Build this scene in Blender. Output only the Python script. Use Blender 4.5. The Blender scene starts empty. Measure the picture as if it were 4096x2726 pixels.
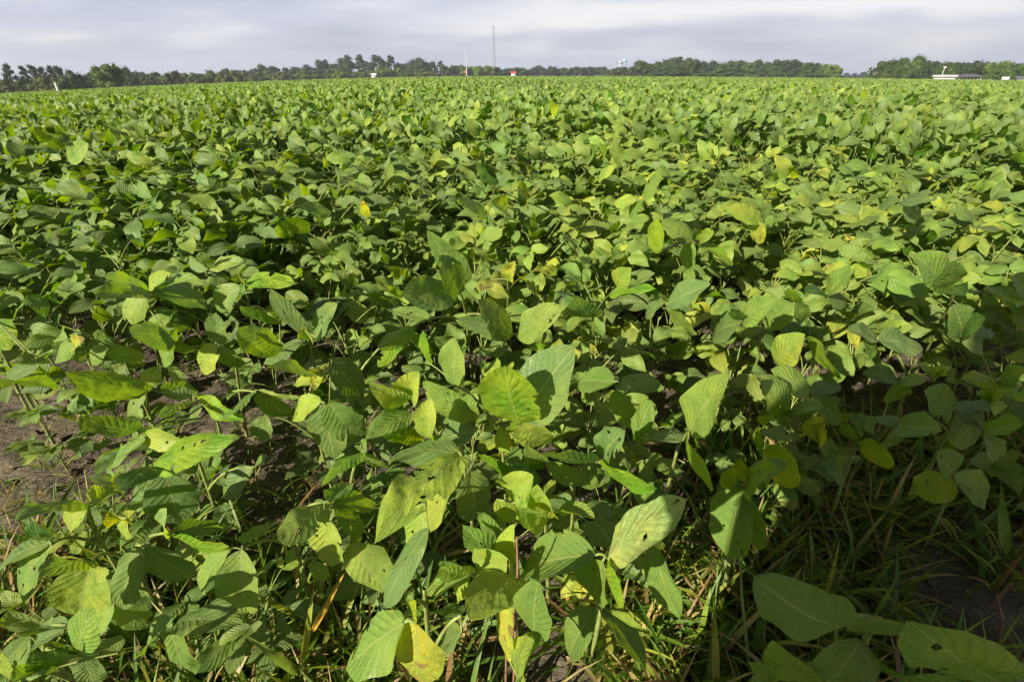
import bpy, math, random
import numpy as np
from mathutils import Vector, Matrix

random.seed(7)
rng = np.random.default_rng(11)
R = math.radians
S = bpy.context.scene
C = S.collection

# ------------------------------------------------------------------ camera, light, exposure
CAM_Z = 1.0
PITCH = 28.72
FPX = 1936.0                      # focal length in pixels of the 4096 px wide photograph (17 mm on 36 mm)
cam_d = bpy.data.cameras.new('camera'); cam = bpy.data.objects.new('camera', cam_d); C.objects.link(cam)
cam_d.lens = 17.015; cam_d.sensor_width = 36.0; cam_d.clip_start = 0.02; cam_d.clip_end = 9000
cam.location = (0, 0, CAM_Z); cam.rotation_euler = (R(90 - PITCH), 0, 0)
S.camera = cam
S.view_settings.view_transform = 'Standard'; S.view_settings.look = 'None'
S.view_settings.exposure = 0.95; S.view_settings.gamma = 1.0

SUN_EL, SUN_AZ = 27.0, 44.0       # shadows point forward and to the right by SUN_AZ
sd = bpy.data.lights.new('sun', 'SUN'); sd.energy = 5.0; sd.angle = R(0.55); sd.color = (1.0, 0.915, 0.74)
sun = bpy.data.objects.new('sun', sd); C.objects.link(sun)
sun_dir = Vector((-math.sin(R(SUN_AZ)) * math.cos(R(SUN_EL)), -math.cos(R(SUN_AZ)) * math.cos(R(SUN_EL)), math.sin(R(SUN_EL))))
sun.rotation_euler = sun_dir.to_track_quat('Z', 'Y').to_euler()
sun.location = (-20, -20, 25)

W = bpy.data.worlds.new('World'); S.world = W; W.use_nodes = True
def sky_world():
    nt = W.node_tree; N = nt.nodes; L = nt.links; N.clear()
    out = N.new('ShaderNodeOutputWorld')
    sky = N.new('ShaderNodeTexSky'); sky.sky_type = 'NISHITA'; sky.sun_disc = False
    sky.sun_elevation = R(SUN_EL); sky.sun_rotation = R(180 + SUN_AZ); sky.dust_density = 2.0
    b1 = N.new('ShaderNodeBackground'); b1.inputs['Strength'].default_value = 0.09
    L.new(sky.outputs[0], b1.inputs['Color'])
    tc = N.new('ShaderNodeTexCoord')
    sp = N.new('ShaderNodeSeparateXYZ'); L.new(tc.outputs['Generated'], sp.inputs[0])
    # the cloud layer: a flat sheet overhead, so its bands crowd together towards the horizon
    az = N.new('ShaderNodeMath'); az.operation = 'ADD'; L.new(sp.outputs[2], az.inputs[0]); az.inputs[1].default_value = 0.16
    mxz = N.new('ShaderNodeMath'); mxz.operation = 'MAXIMUM'; L.new(az.outputs[0], mxz.inputs[0]); mxz.inputs[1].default_value = 0.05
    dx = N.new('ShaderNodeMath'); dx.operation = 'DIVIDE'; L.new(sp.outputs[0], dx.inputs[0]); L.new(mxz.outputs[0], dx.inputs[1])
    dy = N.new('ShaderNodeMath'); dy.operation = 'DIVIDE'; L.new(sp.outputs[1], dy.inputs[0]); L.new(mxz.outputs[0], dy.inputs[1])
    cb = N.new('ShaderNodeCombineXYZ'); L.new(dx.outputs[0], cb.inputs[0]); L.new(dy.outputs[0], cb.inputs[1])
    mp = N.new('ShaderNodeMapping'); mp.inputs['Rotation'].default_value = (0, 0, R(14)); mp.inputs['Scale'].default_value = (0.75, 0.95, 1)
    mp.inputs['Location'].default_value = (3.2, 1.1, 0)
    L.new(cb.outputs[0], mp.inputs[0])
    n1 = N.new('ShaderNodeTexNoise'); n1.inputs['Scale'].default_value = 1.25; n1.inputs['Detail'].default_value = 4.5; n1.inputs['Roughness'].default_value = 0.45
    L.new(mp.outputs[0], n1.inputs['Vector'])
    rp = N.new('ShaderNodeValToRGB'); L.new(n1.outputs[0], rp.inputs[0])
    e = rp.color_ramp.elements
    e[0].position = 0.33; e[0].color = (0.42, 0.455, 0.60, 1)
    e[1].position = 0.70; e[1].color = (0.82, 0.83, 0.89, 1)
    m = e.new(0.50); m.color = (0.53, 0.56, 0.72, 1)
    def mt(op, a, b=None, c=None):
        n = N.new('ShaderNodeMath'); n.operation = op
        for i, v in enumerate((a, b, c)):
            if v is None: continue
            if isinstance(v, (int, float)): n.inputs[i].default_value = v
            else: L.new(v, n.inputs[i])
        return n.outputs[0]
    # a thinner, brighter break in the cloud sheet ahead and to the right, and a small one to the left
    ymax = mt('MAXIMUM', sp.outputs[1], .1); A = mt('DIVIDE', sp.outputs[0], ymax); E = mt('DIVIDE', sp.outputs[2], ymax)
    wob = mt('MULTIPLY', mt('SUBTRACT', n1.outputs[0], .5), .10)
    def lump(ac, ec, sa, se, slope):
        da = mt('DIVIDE', mt('SUBTRACT', A, ac), sa); de = mt('DIVIDE', mt('ADD', mt('SUBTRACT', mt('SUBTRACT', E, ec), mt('MULTIPLY', mt('SUBTRACT', A, ac), slope)), wob), se)
        return mt('EXPONENT', mt('MULTIPLY', mt('ADD', mt('MULTIPLY', da, da), mt('MULTIPLY', de, de)), -1.0))
    g1 = lump(.12, .088, .28, .022, .03); g2 = lump(.62, .115, .35, .026, .03); g3 = lump(-.80, .055, .09, .013, 0); g4 = lump(.75, .066, .4, .016, .02)
    gs = mt('MINIMUM', mt('ADD', mt('ADD', g1, g2), mt('ADD', mt('MULTIPLY', g3, .8), mt('MULTIPLY', g4, .45))), 1.0)
    br = N.new('ShaderNodeMixRGB'); L.new(mt('MULTIPLY', gs, .85), br.inputs[0]); L.new(rp.outputs[0], br.inputs[1]); br.inputs[2].default_value = (0.98, 0.96, 0.97, 1)
    hz = N.new('ShaderNodeMapRange'); hz.interpolation_type = 'SMOOTHSTEP'; L.new(sp.outputs[2], hz.inputs[0])
    hz.inputs[1].default_value = 0.0; hz.inputs[2].default_value = 0.05; hz.inputs[3].default_value = 0.8; hz.inputs[4].default_value = 0.0
    mh = N.new('ShaderNodeMixRGB'); L.new(hz.outputs[0], mh.inputs[0]); L.new(br.outputs[0], mh.inputs[1]); mh.inputs[2].default_value = (0.58, 0.63, 0.82, 1)
    dk = N.new('ShaderNodeMapRange'); L.new(sp.outputs[2], dk.inputs[0])
    dk.inputs[1].default_value = 0.16; dk.inputs[2].default_value = 0.42; dk.inputs[3].default_value = 1.0; dk.inputs[4].default_value = 0.17
    md = N.new('ShaderNodeMixRGB'); md.blend_type = 'MULTIPLY'; md.inputs[0].default_value = 1; L.new(mh.outputs[0], md.inputs[1]); L.new(dk.outputs[0], md.inputs[2]); mh = md
    b2 = N.new('ShaderNodeBackground'); L.new(mh.outputs[0], b2.inputs['Color']); b2.inputs['Strength'].default_value = 0.60
    mix = N.new('ShaderNodeMixShader'); mix.inputs[0].default_value = 0.93
    L.new(b1.outputs[0], mix.inputs[1]); L.new(b2.outputs[0], mix.inputs[2]); L.new(mix.outputs[0], out.inputs[0])
sky_world()

# ------------------------------------------------------------------ view geometry: a photo pixel becomes a point in the place
FW = Vector((0, math.cos(R(PITCH)), -math.sin(R(PITCH)))); UP = Vector((0, math.sin(R(PITCH)), math.cos(R(PITCH)))); EYE = Vector((0, 0, CAM_Z))
def ray(px, py):
    d = Vector((1, 0, 0)) * ((px - 2048) / FPX) + UP * (-(py - 1363) / FPX) + FW
    return d.normalized()
def at_z(px, py, z):
    d = ray(px, py); return EYE + d * ((z - CAM_Z) / d.z)
def at_d(px, py, dist):                      # at a horizontal distance
    d = ray(px, py); return EYE + d * (dist / math.hypot(d.x, d.y))
CROP = {'A': (0, 1300, .9097), 'B': (1300, 1300, .9097), 'C': (2600, 1300, .9094), 'D': (0, 400, .8693), 'E': (2048, 400, .8693), 'F': (0, 0, 1.7386)}
def px_(c, x, y):
    ox, oy, s = CROP[c]; return ox + x * s, oy + y * s
def project(x, y, z):
    v = Vector((x, y, z)) - EYE
    dd = v.dot(FW)
    if dd <= 0.02: return None
    return 2048 + FPX * v.x / dd, 1363 - FPX * v.dot(UP) / dd

def ground_z(x, y):                          # the land falls off gently to both sides
    x = np.asarray(x, float); y = np.asarray(y, float)
    r = np.sqrt(x * x + y * y + 9.0)
    return -np.where(x < 0, 0.042, 0.010) * x * x / r

# ------------------------------------------------------------------ value noise for numpy
_lat = rng.random((64, 64))
def vnoise(x, y):
    x = np.asarray(x, float); y = np.asarray(y, float)
    xi = np.floor(x).astype(int); yi = np.floor(y).astype(int); fx = x - xi; fy = y - yi
    fx = fx * fx * (3 - 2 * fx); fy = fy * fy * (3 - 2 * fy)
    a = _lat[xi % 64, yi % 64]; b = _lat[(xi + 1) % 64, yi % 64]; c = _lat[xi % 64, (yi + 1) % 64]; d = _lat[(xi + 1) % 64, (yi + 1) % 64]
    return (a * (1 - fx) + b * fx) * (1 - fy) + (c * (1 - fx) + d * fx) * fy
def fbm(x, y, o=4):
    s = 0; a = .5
    for k in range(o):
        s = s + a * vnoise(x * 2 ** k + 17.3 * k, y * 2 ** k + 5.7 * k); a *= .5
    return s

# ------------------------------------------------------------------ materials
def nodes(name):
    m = bpy.data.materials.new(name); m.use_nodes = True; nt = m.node_tree; nt.nodes.clear()
    return m, nt.nodes, nt.links
class G:                                     # small helper for wiring node graphs
    def __init__(s, name): s.m, s.N, s.L = nodes(name)
    def math(s, op, a, b=None, c=None):
        n = s.N.new('ShaderNodeMath'); n.operation = op
        for i, v in enumerate((a, b, c)):
            if v is None: continue
            if isinstance(v, (int, float)): n.inputs[i].default_value = v
            else: s.L.new(v, n.inputs[i])
        return n.outputs[0]
    def mix(s, f, a, b, t='MIX'):
        n = s.N.new('ShaderNodeMixRGB'); n.blend_type = t
        for i, v in enumerate((f, a, b)):
            if isinstance(v, (int, float)): n.inputs[i].default_value = v
            elif isinstance(v, tuple): n.inputs[i].default_value = (*v, 1)
            else: s.L.new(v, n.inputs[i])
        return n.outputs[0]
    def ramp(s, f, pts):
        n = s.N.new('ShaderNodeValToRGB'); s.L.new(f, n.inputs[0]); e = n.color_ramp.elements
        while len(e) < len(pts): e.new(0.5)
        for k, (p, c) in enumerate(pts): e[k].position = p; e[k].color = (*c, 1) if len(c) == 3 else c
        return n.outputs[0]
    def smooth(s, f, a, b, lo=0.0, hi=1.0):
        n = s.N.new('ShaderNodeMapRange'); n.interpolation_type = 'SMOOTHSTEP'; s.L.new(f, n.inputs[0])
        for i, v in enumerate((a, b, lo, hi)): n.inputs[i + 1].default_value = v
        return n.outputs[0]
    def noise(s, vec, scale, detail=3, rough=.5):
        n = s.N.new('ShaderNodeTexNoise'); n.inputs['Scale'].default_value = scale; n.inputs['Detail'].default_value = detail; n.inputs['Roughness'].default_value = rough
        if vec is not None: s.L.new(vec, n.inputs['Vector'])
        return n.outputs[0]
    def voro(s, vec, scale, feat='F1'):
        n = s.N.new('ShaderNodeTexVoronoi'); n.feature = feat; n.inputs['Scale'].default_value = scale; s.L.new(vec, n.inputs['Vector']); return n.outputs['Distance']
    def bump(s, h, st, dist, nrm=None):
        n = s.N.new('ShaderNodeBump'); n.inputs['Strength'].default_value = st; n.inputs['Distance'].default_value = dist; s.L.new(h, n.inputs['Height'])
        if nrm is not None: s.L.new(nrm, n.inputs['Normal'])
        return n.outputs[0]
    def principled(s, col, rough, spec=.5, nrm=None, sheen=0):
        n = s.N.new('ShaderNodeBsdfPrincipled')
        if isinstance(col, tuple): n.inputs['Base Color'].default_value = (*col, 1)
        else: s.L.new(col, n.inputs['Base Color'])
        if isinstance(rough, (int, float)): n.inputs['Roughness'].default_value = rough
        else: s.L.new(rough, n.inputs['Roughness'])
        n.inputs['Specular IOR Level'].default_value = spec
        if nrm is not None: s.L.new(nrm, n.inputs['Normal'])
        return n.outputs[0]
    def out(s, sh):
        o = s.N.new('ShaderNodeOutputMaterial'); s.L.new(sh, o.inputs[0]); return s.m
    def attr(s, n): a = s.N.new('ShaderNodeAttribute'); a.attribute_name = n; return a.outputs['Color']

def leaf_material(name, fine=True):
    g = G(name); N, L = g.N, g.L
    tc = N.new('ShaderNodeTexCoord'); oi = N.new('ShaderNodeObjectInfo'); geo = N.new('ShaderNodeNewGeometry')
    tint = g.mix(1.0, g.attr('tint'), oi.outputs['Color'], 'MULTIPLY')
    pos = geo.outputs['Position']
    sp = N.new('ShaderNodeSeparateXYZ'); L.new(tc.outputs['UV'], sp.inputs[0])
    au = g.math('ABSOLUTE', g.math('SUBTRACT', sp.outputs[0], .5))            # 0 midrib .. .5 margin
    v = sp.outputs[1]
    # lateral veins curve forwards towards the margin
    v = g.math('ADD', v, g.math('MULTIPLY', g.math('SUBTRACT', g.noise(pos, 26, 2), .5), .085))
    s_ = g.math('SUBTRACT', v, g.math('MULTIPLY', g.math('POWER', au, 0.85), .62))
    fr = g.math('FRACT', g.math('MULTIPLY', s_, 8.5))
    tri = g.math('ABSOLUTE', g.math('SUBTRACT', fr, .5))                       # .5 on the vein, 0 between
    vein = g.smooth(tri, .462, .5)
    mid = g.smooth(au, .022, .008)
    veins = g.math('MAXIMUM', g.math('MULTIPLY', vein, .62), mid)
    nz = g.noise(pos, 38, 3)
    var = g.ramp(g.math('ADD', g.math('MULTIPLY', nz, .6), g.math('MULTIPLY', g.noise(pos, 170, 3), .4)), [(.32, (.68, .76, .74)), (.68, (1.30, 1.22, 1.2))])
    col = g.mix(1.0, tint, var, 'MULTIPLY')
    grn = g.ramp(g.noise(pos, 16, 3), [(.35, (.62, .88, .9)), (.62, (1.12, 1.04, 1.0))])
    col = g.mix(1.0, col, grn, 'MULTIPLY')
    # chlorotic patches between the veins on some leaves
    n2 = g.noise(pos, 11, 2)
    pat = g.math('MULTIPLY', g.smooth(n2, .54, .68), g.smooth(tri, .5, .25))
    col = g.mix(g.math('MULTIPLY', pat, .5), col, (.32, .38, .02))
    col = g.mix(g.math('MULTIPLY', veins, .7), col, (.29, .39, .09))
    if fine:
        spots = g.smooth(g.voro(pos, 75), .085, .05)
        gate = g.smooth(g.noise(pos, 9, 1), .55, .64)
        col = g.mix(g.math('MULTIPLY', g.math('MULTIPLY', spots, gate), .75), col, (.26, .13, .05))
    isy = g.N.new('ShaderNodeSeparateColor'); g.L.new(tint, isy.inputs[0])
    dead = g.math('MULTIPLY', g.smooth(isy.outputs[0], .42, .50), g.smooth(g.math('ADD', g.noise(pos, 60, 3), g.math('MULTIPLY', v, .35)), .78, .86))
    col = g.mix(dead, col, (.30, .10, .03))
    under = g.mix(.42, col, (.27, .35, .12))
    under = g.mix(g.math('MULTIPLY', veins, .5), under, (.36, .34, .14))
    cc = g.mix(geo.outputs['Backfacing'], col, under)
    net = g.smooth(g.voro(pos, 330), .0, .6)
    quilt = g.math('MULTIPLY', g.smooth(tri, .5, .12), g.smooth(au, 0.0, .10))
    h = g.math('ADD', g.math('MULTIPLY', g.math('MULTIPLY', quilt, .95), g.smooth(g.noise(pos, 20, 2), .25, .55)), g.math('ADD', g.math('MULTIPLY', g.noise(pos, 95, 3), .9), g.math('MULTIPLY', net, -.35)))
    nrm = g.bump(h, .52, .0017)
    rough = .44
    if fine:
        dew = g.smooth(g.noise(pos, 650, 1), .58, .66)
        gate = g.smooth(g.noise(pos, 6, 1), .44, .60)
        dd = g.math('MULTIPLY', dew, gate)
        nrm = g.bump(dd, .8, .0012, nrm)
        rough = g.mix(dd, (.46, .46, .46), (.12, .12, .12))
    pr = g.principled(cc, rough, .33, nrm)
    tr = N.new('ShaderNodeBsdfTranslucent'); L.new(nrm, tr.inputs['Normal'])
    L.new(g.mix(1.0, g.mix(.35, col, (.30, .40, .01)), (1.7, 1.75, .6), 'MULTIPLY'), tr.inputs['Color'])
    mx = N.new('ShaderNodeMixShader'); mx.inputs[0].default_value = .33
    L.new(pr, mx.inputs[1]); L.new(tr.outputs[0], mx.inputs[2])
    return g.out(mx.outputs[0])
M_LEAF = leaf_material('soybean_leaf')
M_LEAF_FAR = leaf_material('soybean_leaf_far', False)

def stem_material():
    g = G('hairy_stem'); geo = g.N.new('ShaderNodeNewGeometry'); oi = g.N.new('ShaderNodeObjectInfo')
    n = g.noise(geo.outputs['Position'], 60, 3)
    col = g.ramp(n, [(.25, (.20, .15, .06)), (.5, (.20, .26, .06)), (.8, (.33, .38, .12))])
    nrm = g.bump(g.noise(geo.outputs['Position'], 700, 1), .5, .001)
    return g.out(g.principled(col, .65, .3, nrm))
M_STEM = stem_material()

def soil_material():
    g = G('soil'); geo = g.N.new('ShaderNodeNewGeometry'); P = geo.outputs['Position']
    mp = g.N.new('ShaderNodeMapping'); mp.inputs['Rotation'].default_value = (0, 0, R(20)); mp.inputs['Scale'].default_value = (1, 2.2, 1); g.L.new(P, mp.inputs[0])
    n = g.noise(mp.outputs[0], 9, 8, .62)
    col = g.ramp(n, [(.28, (.045, .036, .026)), (.45, (.105, .084, .062)), (.62, (.185, .152, .114)), (.8, (.26, .215, .165))])
    n3 = g.noise(P, 70, 4, .7)
    col = g.mix(g.smooth(n3, .62, .72, 0, .55), col, (.05, .038, .028))
    crackd = g.N.new('ShaderNodeTexVoronoi'); crackd.feature = 'DISTANCE_TO_EDGE'; crackd.inputs['Scale'].default_value = 11
    wob = g.mix(.12, P, g.N.new('ShaderNodeTexNoise').outputs['Color'], 'ADD')
    g.L.new(wob, crackd.inputs['Vector'])
    cr = g.smooth(crackd.outputs['Distance'], .004, .03)
    col = g.mix(g.math('MULTIPLY', g.smooth(cr, 0, 1, .6, 0), g.smooth(g.noise(P, 3.5, 2), .52, .62)), col, (.05, .038, .028))
    # farther off the ground is a grassy verge
    sp = g.N.new('ShaderNodeSeparateXYZ'); g.L.new(P, sp.inputs[0])
    dist = g.math('SQRT', g.math('ADD', g.math('MULTIPLY', sp.outputs[0], sp.outputs[0]), g.math('MULTIPLY', sp.outputs[1], sp.outputs[1])))
    gr = g.ramp(g.noise(P, .06, 5, .6), [(.35, (.07, .12, .03)), (.55, (.12, .17, .045)), (.7, (.24, .21, .09))])
    col = g.mix(g.smooth(dist, 60, 110), col, gr)
    h = g.math('ADD', g.math('MULTIPLY', g.noise(mp.outputs[0], 22, 6, .6), 1.0), g.math('MULTIPLY', cr, .12))
    h = g.math('ADD', h, g.math('MULTIPLY', n3, .3))
    return g.out(g.principled(col, .92, .2, g.bump(h, .9, .02)))
M_SOIL = soil_material()

def simple(name, col, rough=.6, spec=.3, metal=0, nscale=None, ncol=None, bump=.0):
    g = G(name); geo = g.N.new('ShaderNodeTexCoord')
    c = col; nrm = None
    if nscale:
        n = g.noise(geo.outputs['Object'], nscale, 4)
        c = g.ramp(n, [(.35, col), (.65, ncol or tuple(x * .75 for x in col))])
        if bump: nrm = g.bump(n, .5, bump)
    return g.out(g.principled(c, rough, spec, nrm))
M_WHITE = simple('white_painted_metal', (.72, .71, .72), .45, .4, nscale=.7, ncol=(.60, .59, .60))
M_ROOF = simple('grey_shingle_roof', (.14, .135, .16), .85, .2, nscale=3, ncol=(.09, .09, .105))
M_WINDOW = simple('dark_window_glass', (.03, .04, .035), .15, .5, nscale=1, ncol=(.05, .06, .05))
M_STEEL = simple('galvanised_steel', (.24, .245, .27), .6, .4, nscale=.3, ncol=(.19, .20, .22))
M_POLE = simple('pale_pole', (.62, .65, .68), .5, .4, nscale=.5, ncol=(.5, .52, .55))
M_RED = simple('red_paint', (.42, .10, .07), .6, nscale=2, ncol=(.34, .08, .06))
M_BROWN = simple('weathered_brown_roof', (.20, .15, .14), .8, nscale=2, ncol=(.15, .11, .10))
M_ORANGE = simple('orange_paint', (.75, .25, .02), .5, nscale=2, ncol=(.6, .2, .02))
M_BLUE = simple('light_blue_paint', (.36, .52, .85), .5, nscale=.2, ncol=(.32, .48, .8))
M_BARK = simple('bark', (.075, .055, .04), .9, .1, nscale=3, ncol=(.12, .095, .075), bump=.05)
M_SKIN = simple('skin', (.52, .30, .20), .55, nscale=20, ncol=(.45, .26, .18))
M_SHIRT = simple('blue_cotton', (.10, .16, .30), .85, .1, nscale=12, ncol=(.08, .13, .25), bump=.004)
M_HAIR = simple('brown_hair', (.06, .035, .02), .6, nscale=80, ncol=(.03, .02, .012), bump=.002)
M_BLACK = simple('black_plastic', (.02, .02, .02), .4, nscale=30, ncol=(.03, .03, .03))
M_STALK = simple('dry_stalk', (.30, .17, .10), .7, .3, nscale=40, ncol=(.16, .085, .06))

def foliage_material(name):
    g = G(name); oi = g.N.new('ShaderNodeObjectInfo'); geo = g.N.new('ShaderNodeNewGeometry')
    tint = g.mix(1.0, g.attr('tint'), oi.outputs['Color'], 'MULTIPLY')
    col = g.mix(1.0, tint, g.ramp(g.noise(geo.outputs['Position'], .35, 3), [(.3, (.8, .85, .85)), (.7, (1.25, 1.15, 1.0))]), 'MULTIPLY')
    pr = g.principled(col, .6, .25)
    tr = g.N.new('ShaderNodeBsdfTranslucent'); g.L.new(g.mix(1, col, (1.2, 1.4, .6), 'MULTIPLY'), tr.inputs['Color'])
    mx = g.N.new('ShaderNodeMixShader'); mx.inputs[0].default_value = .18
    g.L.new(pr, mx.inputs[1]); g.L.new(tr.outputs[0], mx.inputs[2])
    return g.out(mx.outputs[0])
M_TREE = foliage_material('tree_foliage')

def grass_material():
    g = G('grass_blades'); geo = g.N.new('ShaderNodeNewGeometry'); oi = g.N.new('ShaderNodeObjectInfo')
    col = g.mix(1.0, g.attr('tint'), oi.outputs['Color'], 'MULTIPLY')
    col = g.mix(1.0, col, g.ramp(g.noise(geo.outputs['Position'], 55, 3), [(.3, (.75, .75, .75)), (.7, (1.2, 1.2, 1.15))]), 'MULTIPLY')
    tc = g.N.new('ShaderNodeTexCoord'); sp = g.N.new('ShaderNodeSeparateXYZ'); g.L.new(tc.outputs['UV'], sp.inputs[0])
    rib = g.math('FRACT', g.math('MULTIPLY', sp.outputs[0], 7.0))
    pr = g.principled(col, .45, .45, g.bump(rib, .3, .0006))
    tr = g.N.new('ShaderNodeBsdfTranslucent'); g.L.new(g.mix(1, col, (1.5, 1.5, .7), 'MULTIPLY'), tr.inputs['Color'])
    mx = g.N.new('ShaderNodeMixShader'); mx.inputs[0].default_value = .3
    g.L.new(pr, mx.inputs[1]); g.L.new(tr.outputs[0], mx.inputs[2])
    return g.out(mx.outputs[0])
M_GRASS = grass_material()

# ------------------------------------------------------------------ mesh helpers
def mesh_np(name, v, q, uv=None, tint=None, mats=(), smooth=True, midx=None):
    """v (n,3), q (m,4) quads."""
    me = bpy.data.meshes.new(name); v = np.asarray(v, np.float32); q = np.asarray(q, np.int32)
    me.vertices.add(len(v)); me.vertices.foreach_set('co', v.ravel())
    me.loops.add(q.size); me.loops.foreach_set('vertex_index', q.ravel())
    me.polygons.add(len(q)); me.polygons.foreach_set('loop_start', np.arange(0, q.size, 4, dtype=np.int32))
    me.polygons.foreach_set('loop_total', np.full(len(q), 4, np.int32))
    me.polygons.foreach_set('use_smooth', np.full(len(q), smooth, bool))
    if midx is not None: me.polygons.foreach_set('material_index', np.asarray(midx, np.int32))
    if uv is not None:
        l = me.uv_layers.new(name='UVMap'); l.data.foreach_set('uv', np.asarray(uv, np.float32)[q.ravel()].ravel())
    a = me.color_attributes.new('tint', 'FLOAT_COLOR', 'POINT')
    t = np.ones((len(v), 4), np.float32)
    if tint is not None: t[:, :3] = tint
    a.data.foreach_set('color', t.ravel())
    for m in mats: me.materials.append(m)
    me.update(calc_edges=True); me.validate()
    return me
def link(name, me, parent=None, color=None):
    o = bpy.data.objects.new(name, me); C.objects.link(o)
    if parent is not None: o.parent = parent
    if color is not None: o.color = (*color, 1)
    return o
def tag(o, label=None, cat=None, group=None, kind=None):
    if label: o['label'] = label
    if cat: o['category'] = cat
    if group: o['group'] = group
    if kind: o['kind'] = kind
    return o
class Acc:                                   # accumulates quads
    def __init__(s): s.v = []; s.q = []; s.uv = []; s.t = []; s.m = []; s.n = 0
    def add(s, v, q, uv=None, tint=(1, 1, 1), m=0):
        v = np.asarray(v, float); q = np.asarray(q)
        s.v.append(v); s.q.append(q + s.n); s.n += len(v)
        s.uv.append(np.zeros((len(v), 2)) if uv is None else uv)
        s.t.append(np.broadcast_to(np.asarray(tint, float), (len(v), 3))); s.m.append(np.full(len(q), m))
    def mesh(s, name, mats, smooth=True):
        return mesh_np(name, np.concatenate(s.v), np.concatenate(s.q), np.concatenate(s.uv), np.concatenate(s.t), mats, smooth, np.concatenate(s.m))
def grid_quads(a, b):
    i, j = np.meshgrid(np.arange(a - 1), np.arange(b - 1), indexing='ij'); k = i * b + j
    return np.stack([k, k + 1, k + b + 1, k + b], -1).reshape(-1, 4)
def tube(pts, rad, sides=6):
    pts = [Vector(p) for p in pts]; n = len(pts); vs = []; prev = None
    if not hasattr(rad, '__len__'): rad = [rad] * n
    for i, p in enumerate(pts):
        t = (pts[min(i + 1, n - 1)] - pts[max(i - 1, 0)]).normalized()
        if prev is None: prev = t.orthogonal()
        a = (prev - t * prev.dot(t)).normalized(); prev = a; b = t.cross(a)
        for k in range(sides):
            an = 2 * math.pi * k / sides; vs.append(p + (a * math.cos(an) + b * math.sin(an)) * rad[i])
    q = [(i * sides + k, i * sides + (k + 1) % sides, (i + 1) * sides + (k + 1) % sides, (i + 1) * sides + k) for i in range(n - 1) for k in range(sides)]
    return np.array([tuple(v) for v in vs]), np.array(q)
def arc(a, b, sag, n=6):
    a = Vector(a); b = Vector(b)
    return [a.lerp(b, i / n) + Vector((0, 0, sag * 4 * (i / n) * (1 - i / n))) for i in range(n + 1)]
def box(a, c, d, m=0, tint=(1, 1, 1), rz=0):     # closed box, centre c, full size d
    s = np.array([(x, y, z) for x in (-.5, .5) for y in (-.5, .5) for z in (-.5, .5)]) * np.array(d)
    if rz: cs, sn = math.cos(rz), math.sin(rz); s = np.stack([s[:, 0] * cs - s[:, 1] * sn, s[:, 0] * sn + s[:, 1] * cs, s[:, 2]], 1)
    a.add(s + np.array(c), np.array([(0, 1, 3, 2), (4, 6, 7, 5), (0, 4, 5, 1), (2, 3, 7, 6), (0, 2, 6, 4), (1, 5, 7, 3)]), None, tint, m)

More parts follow.
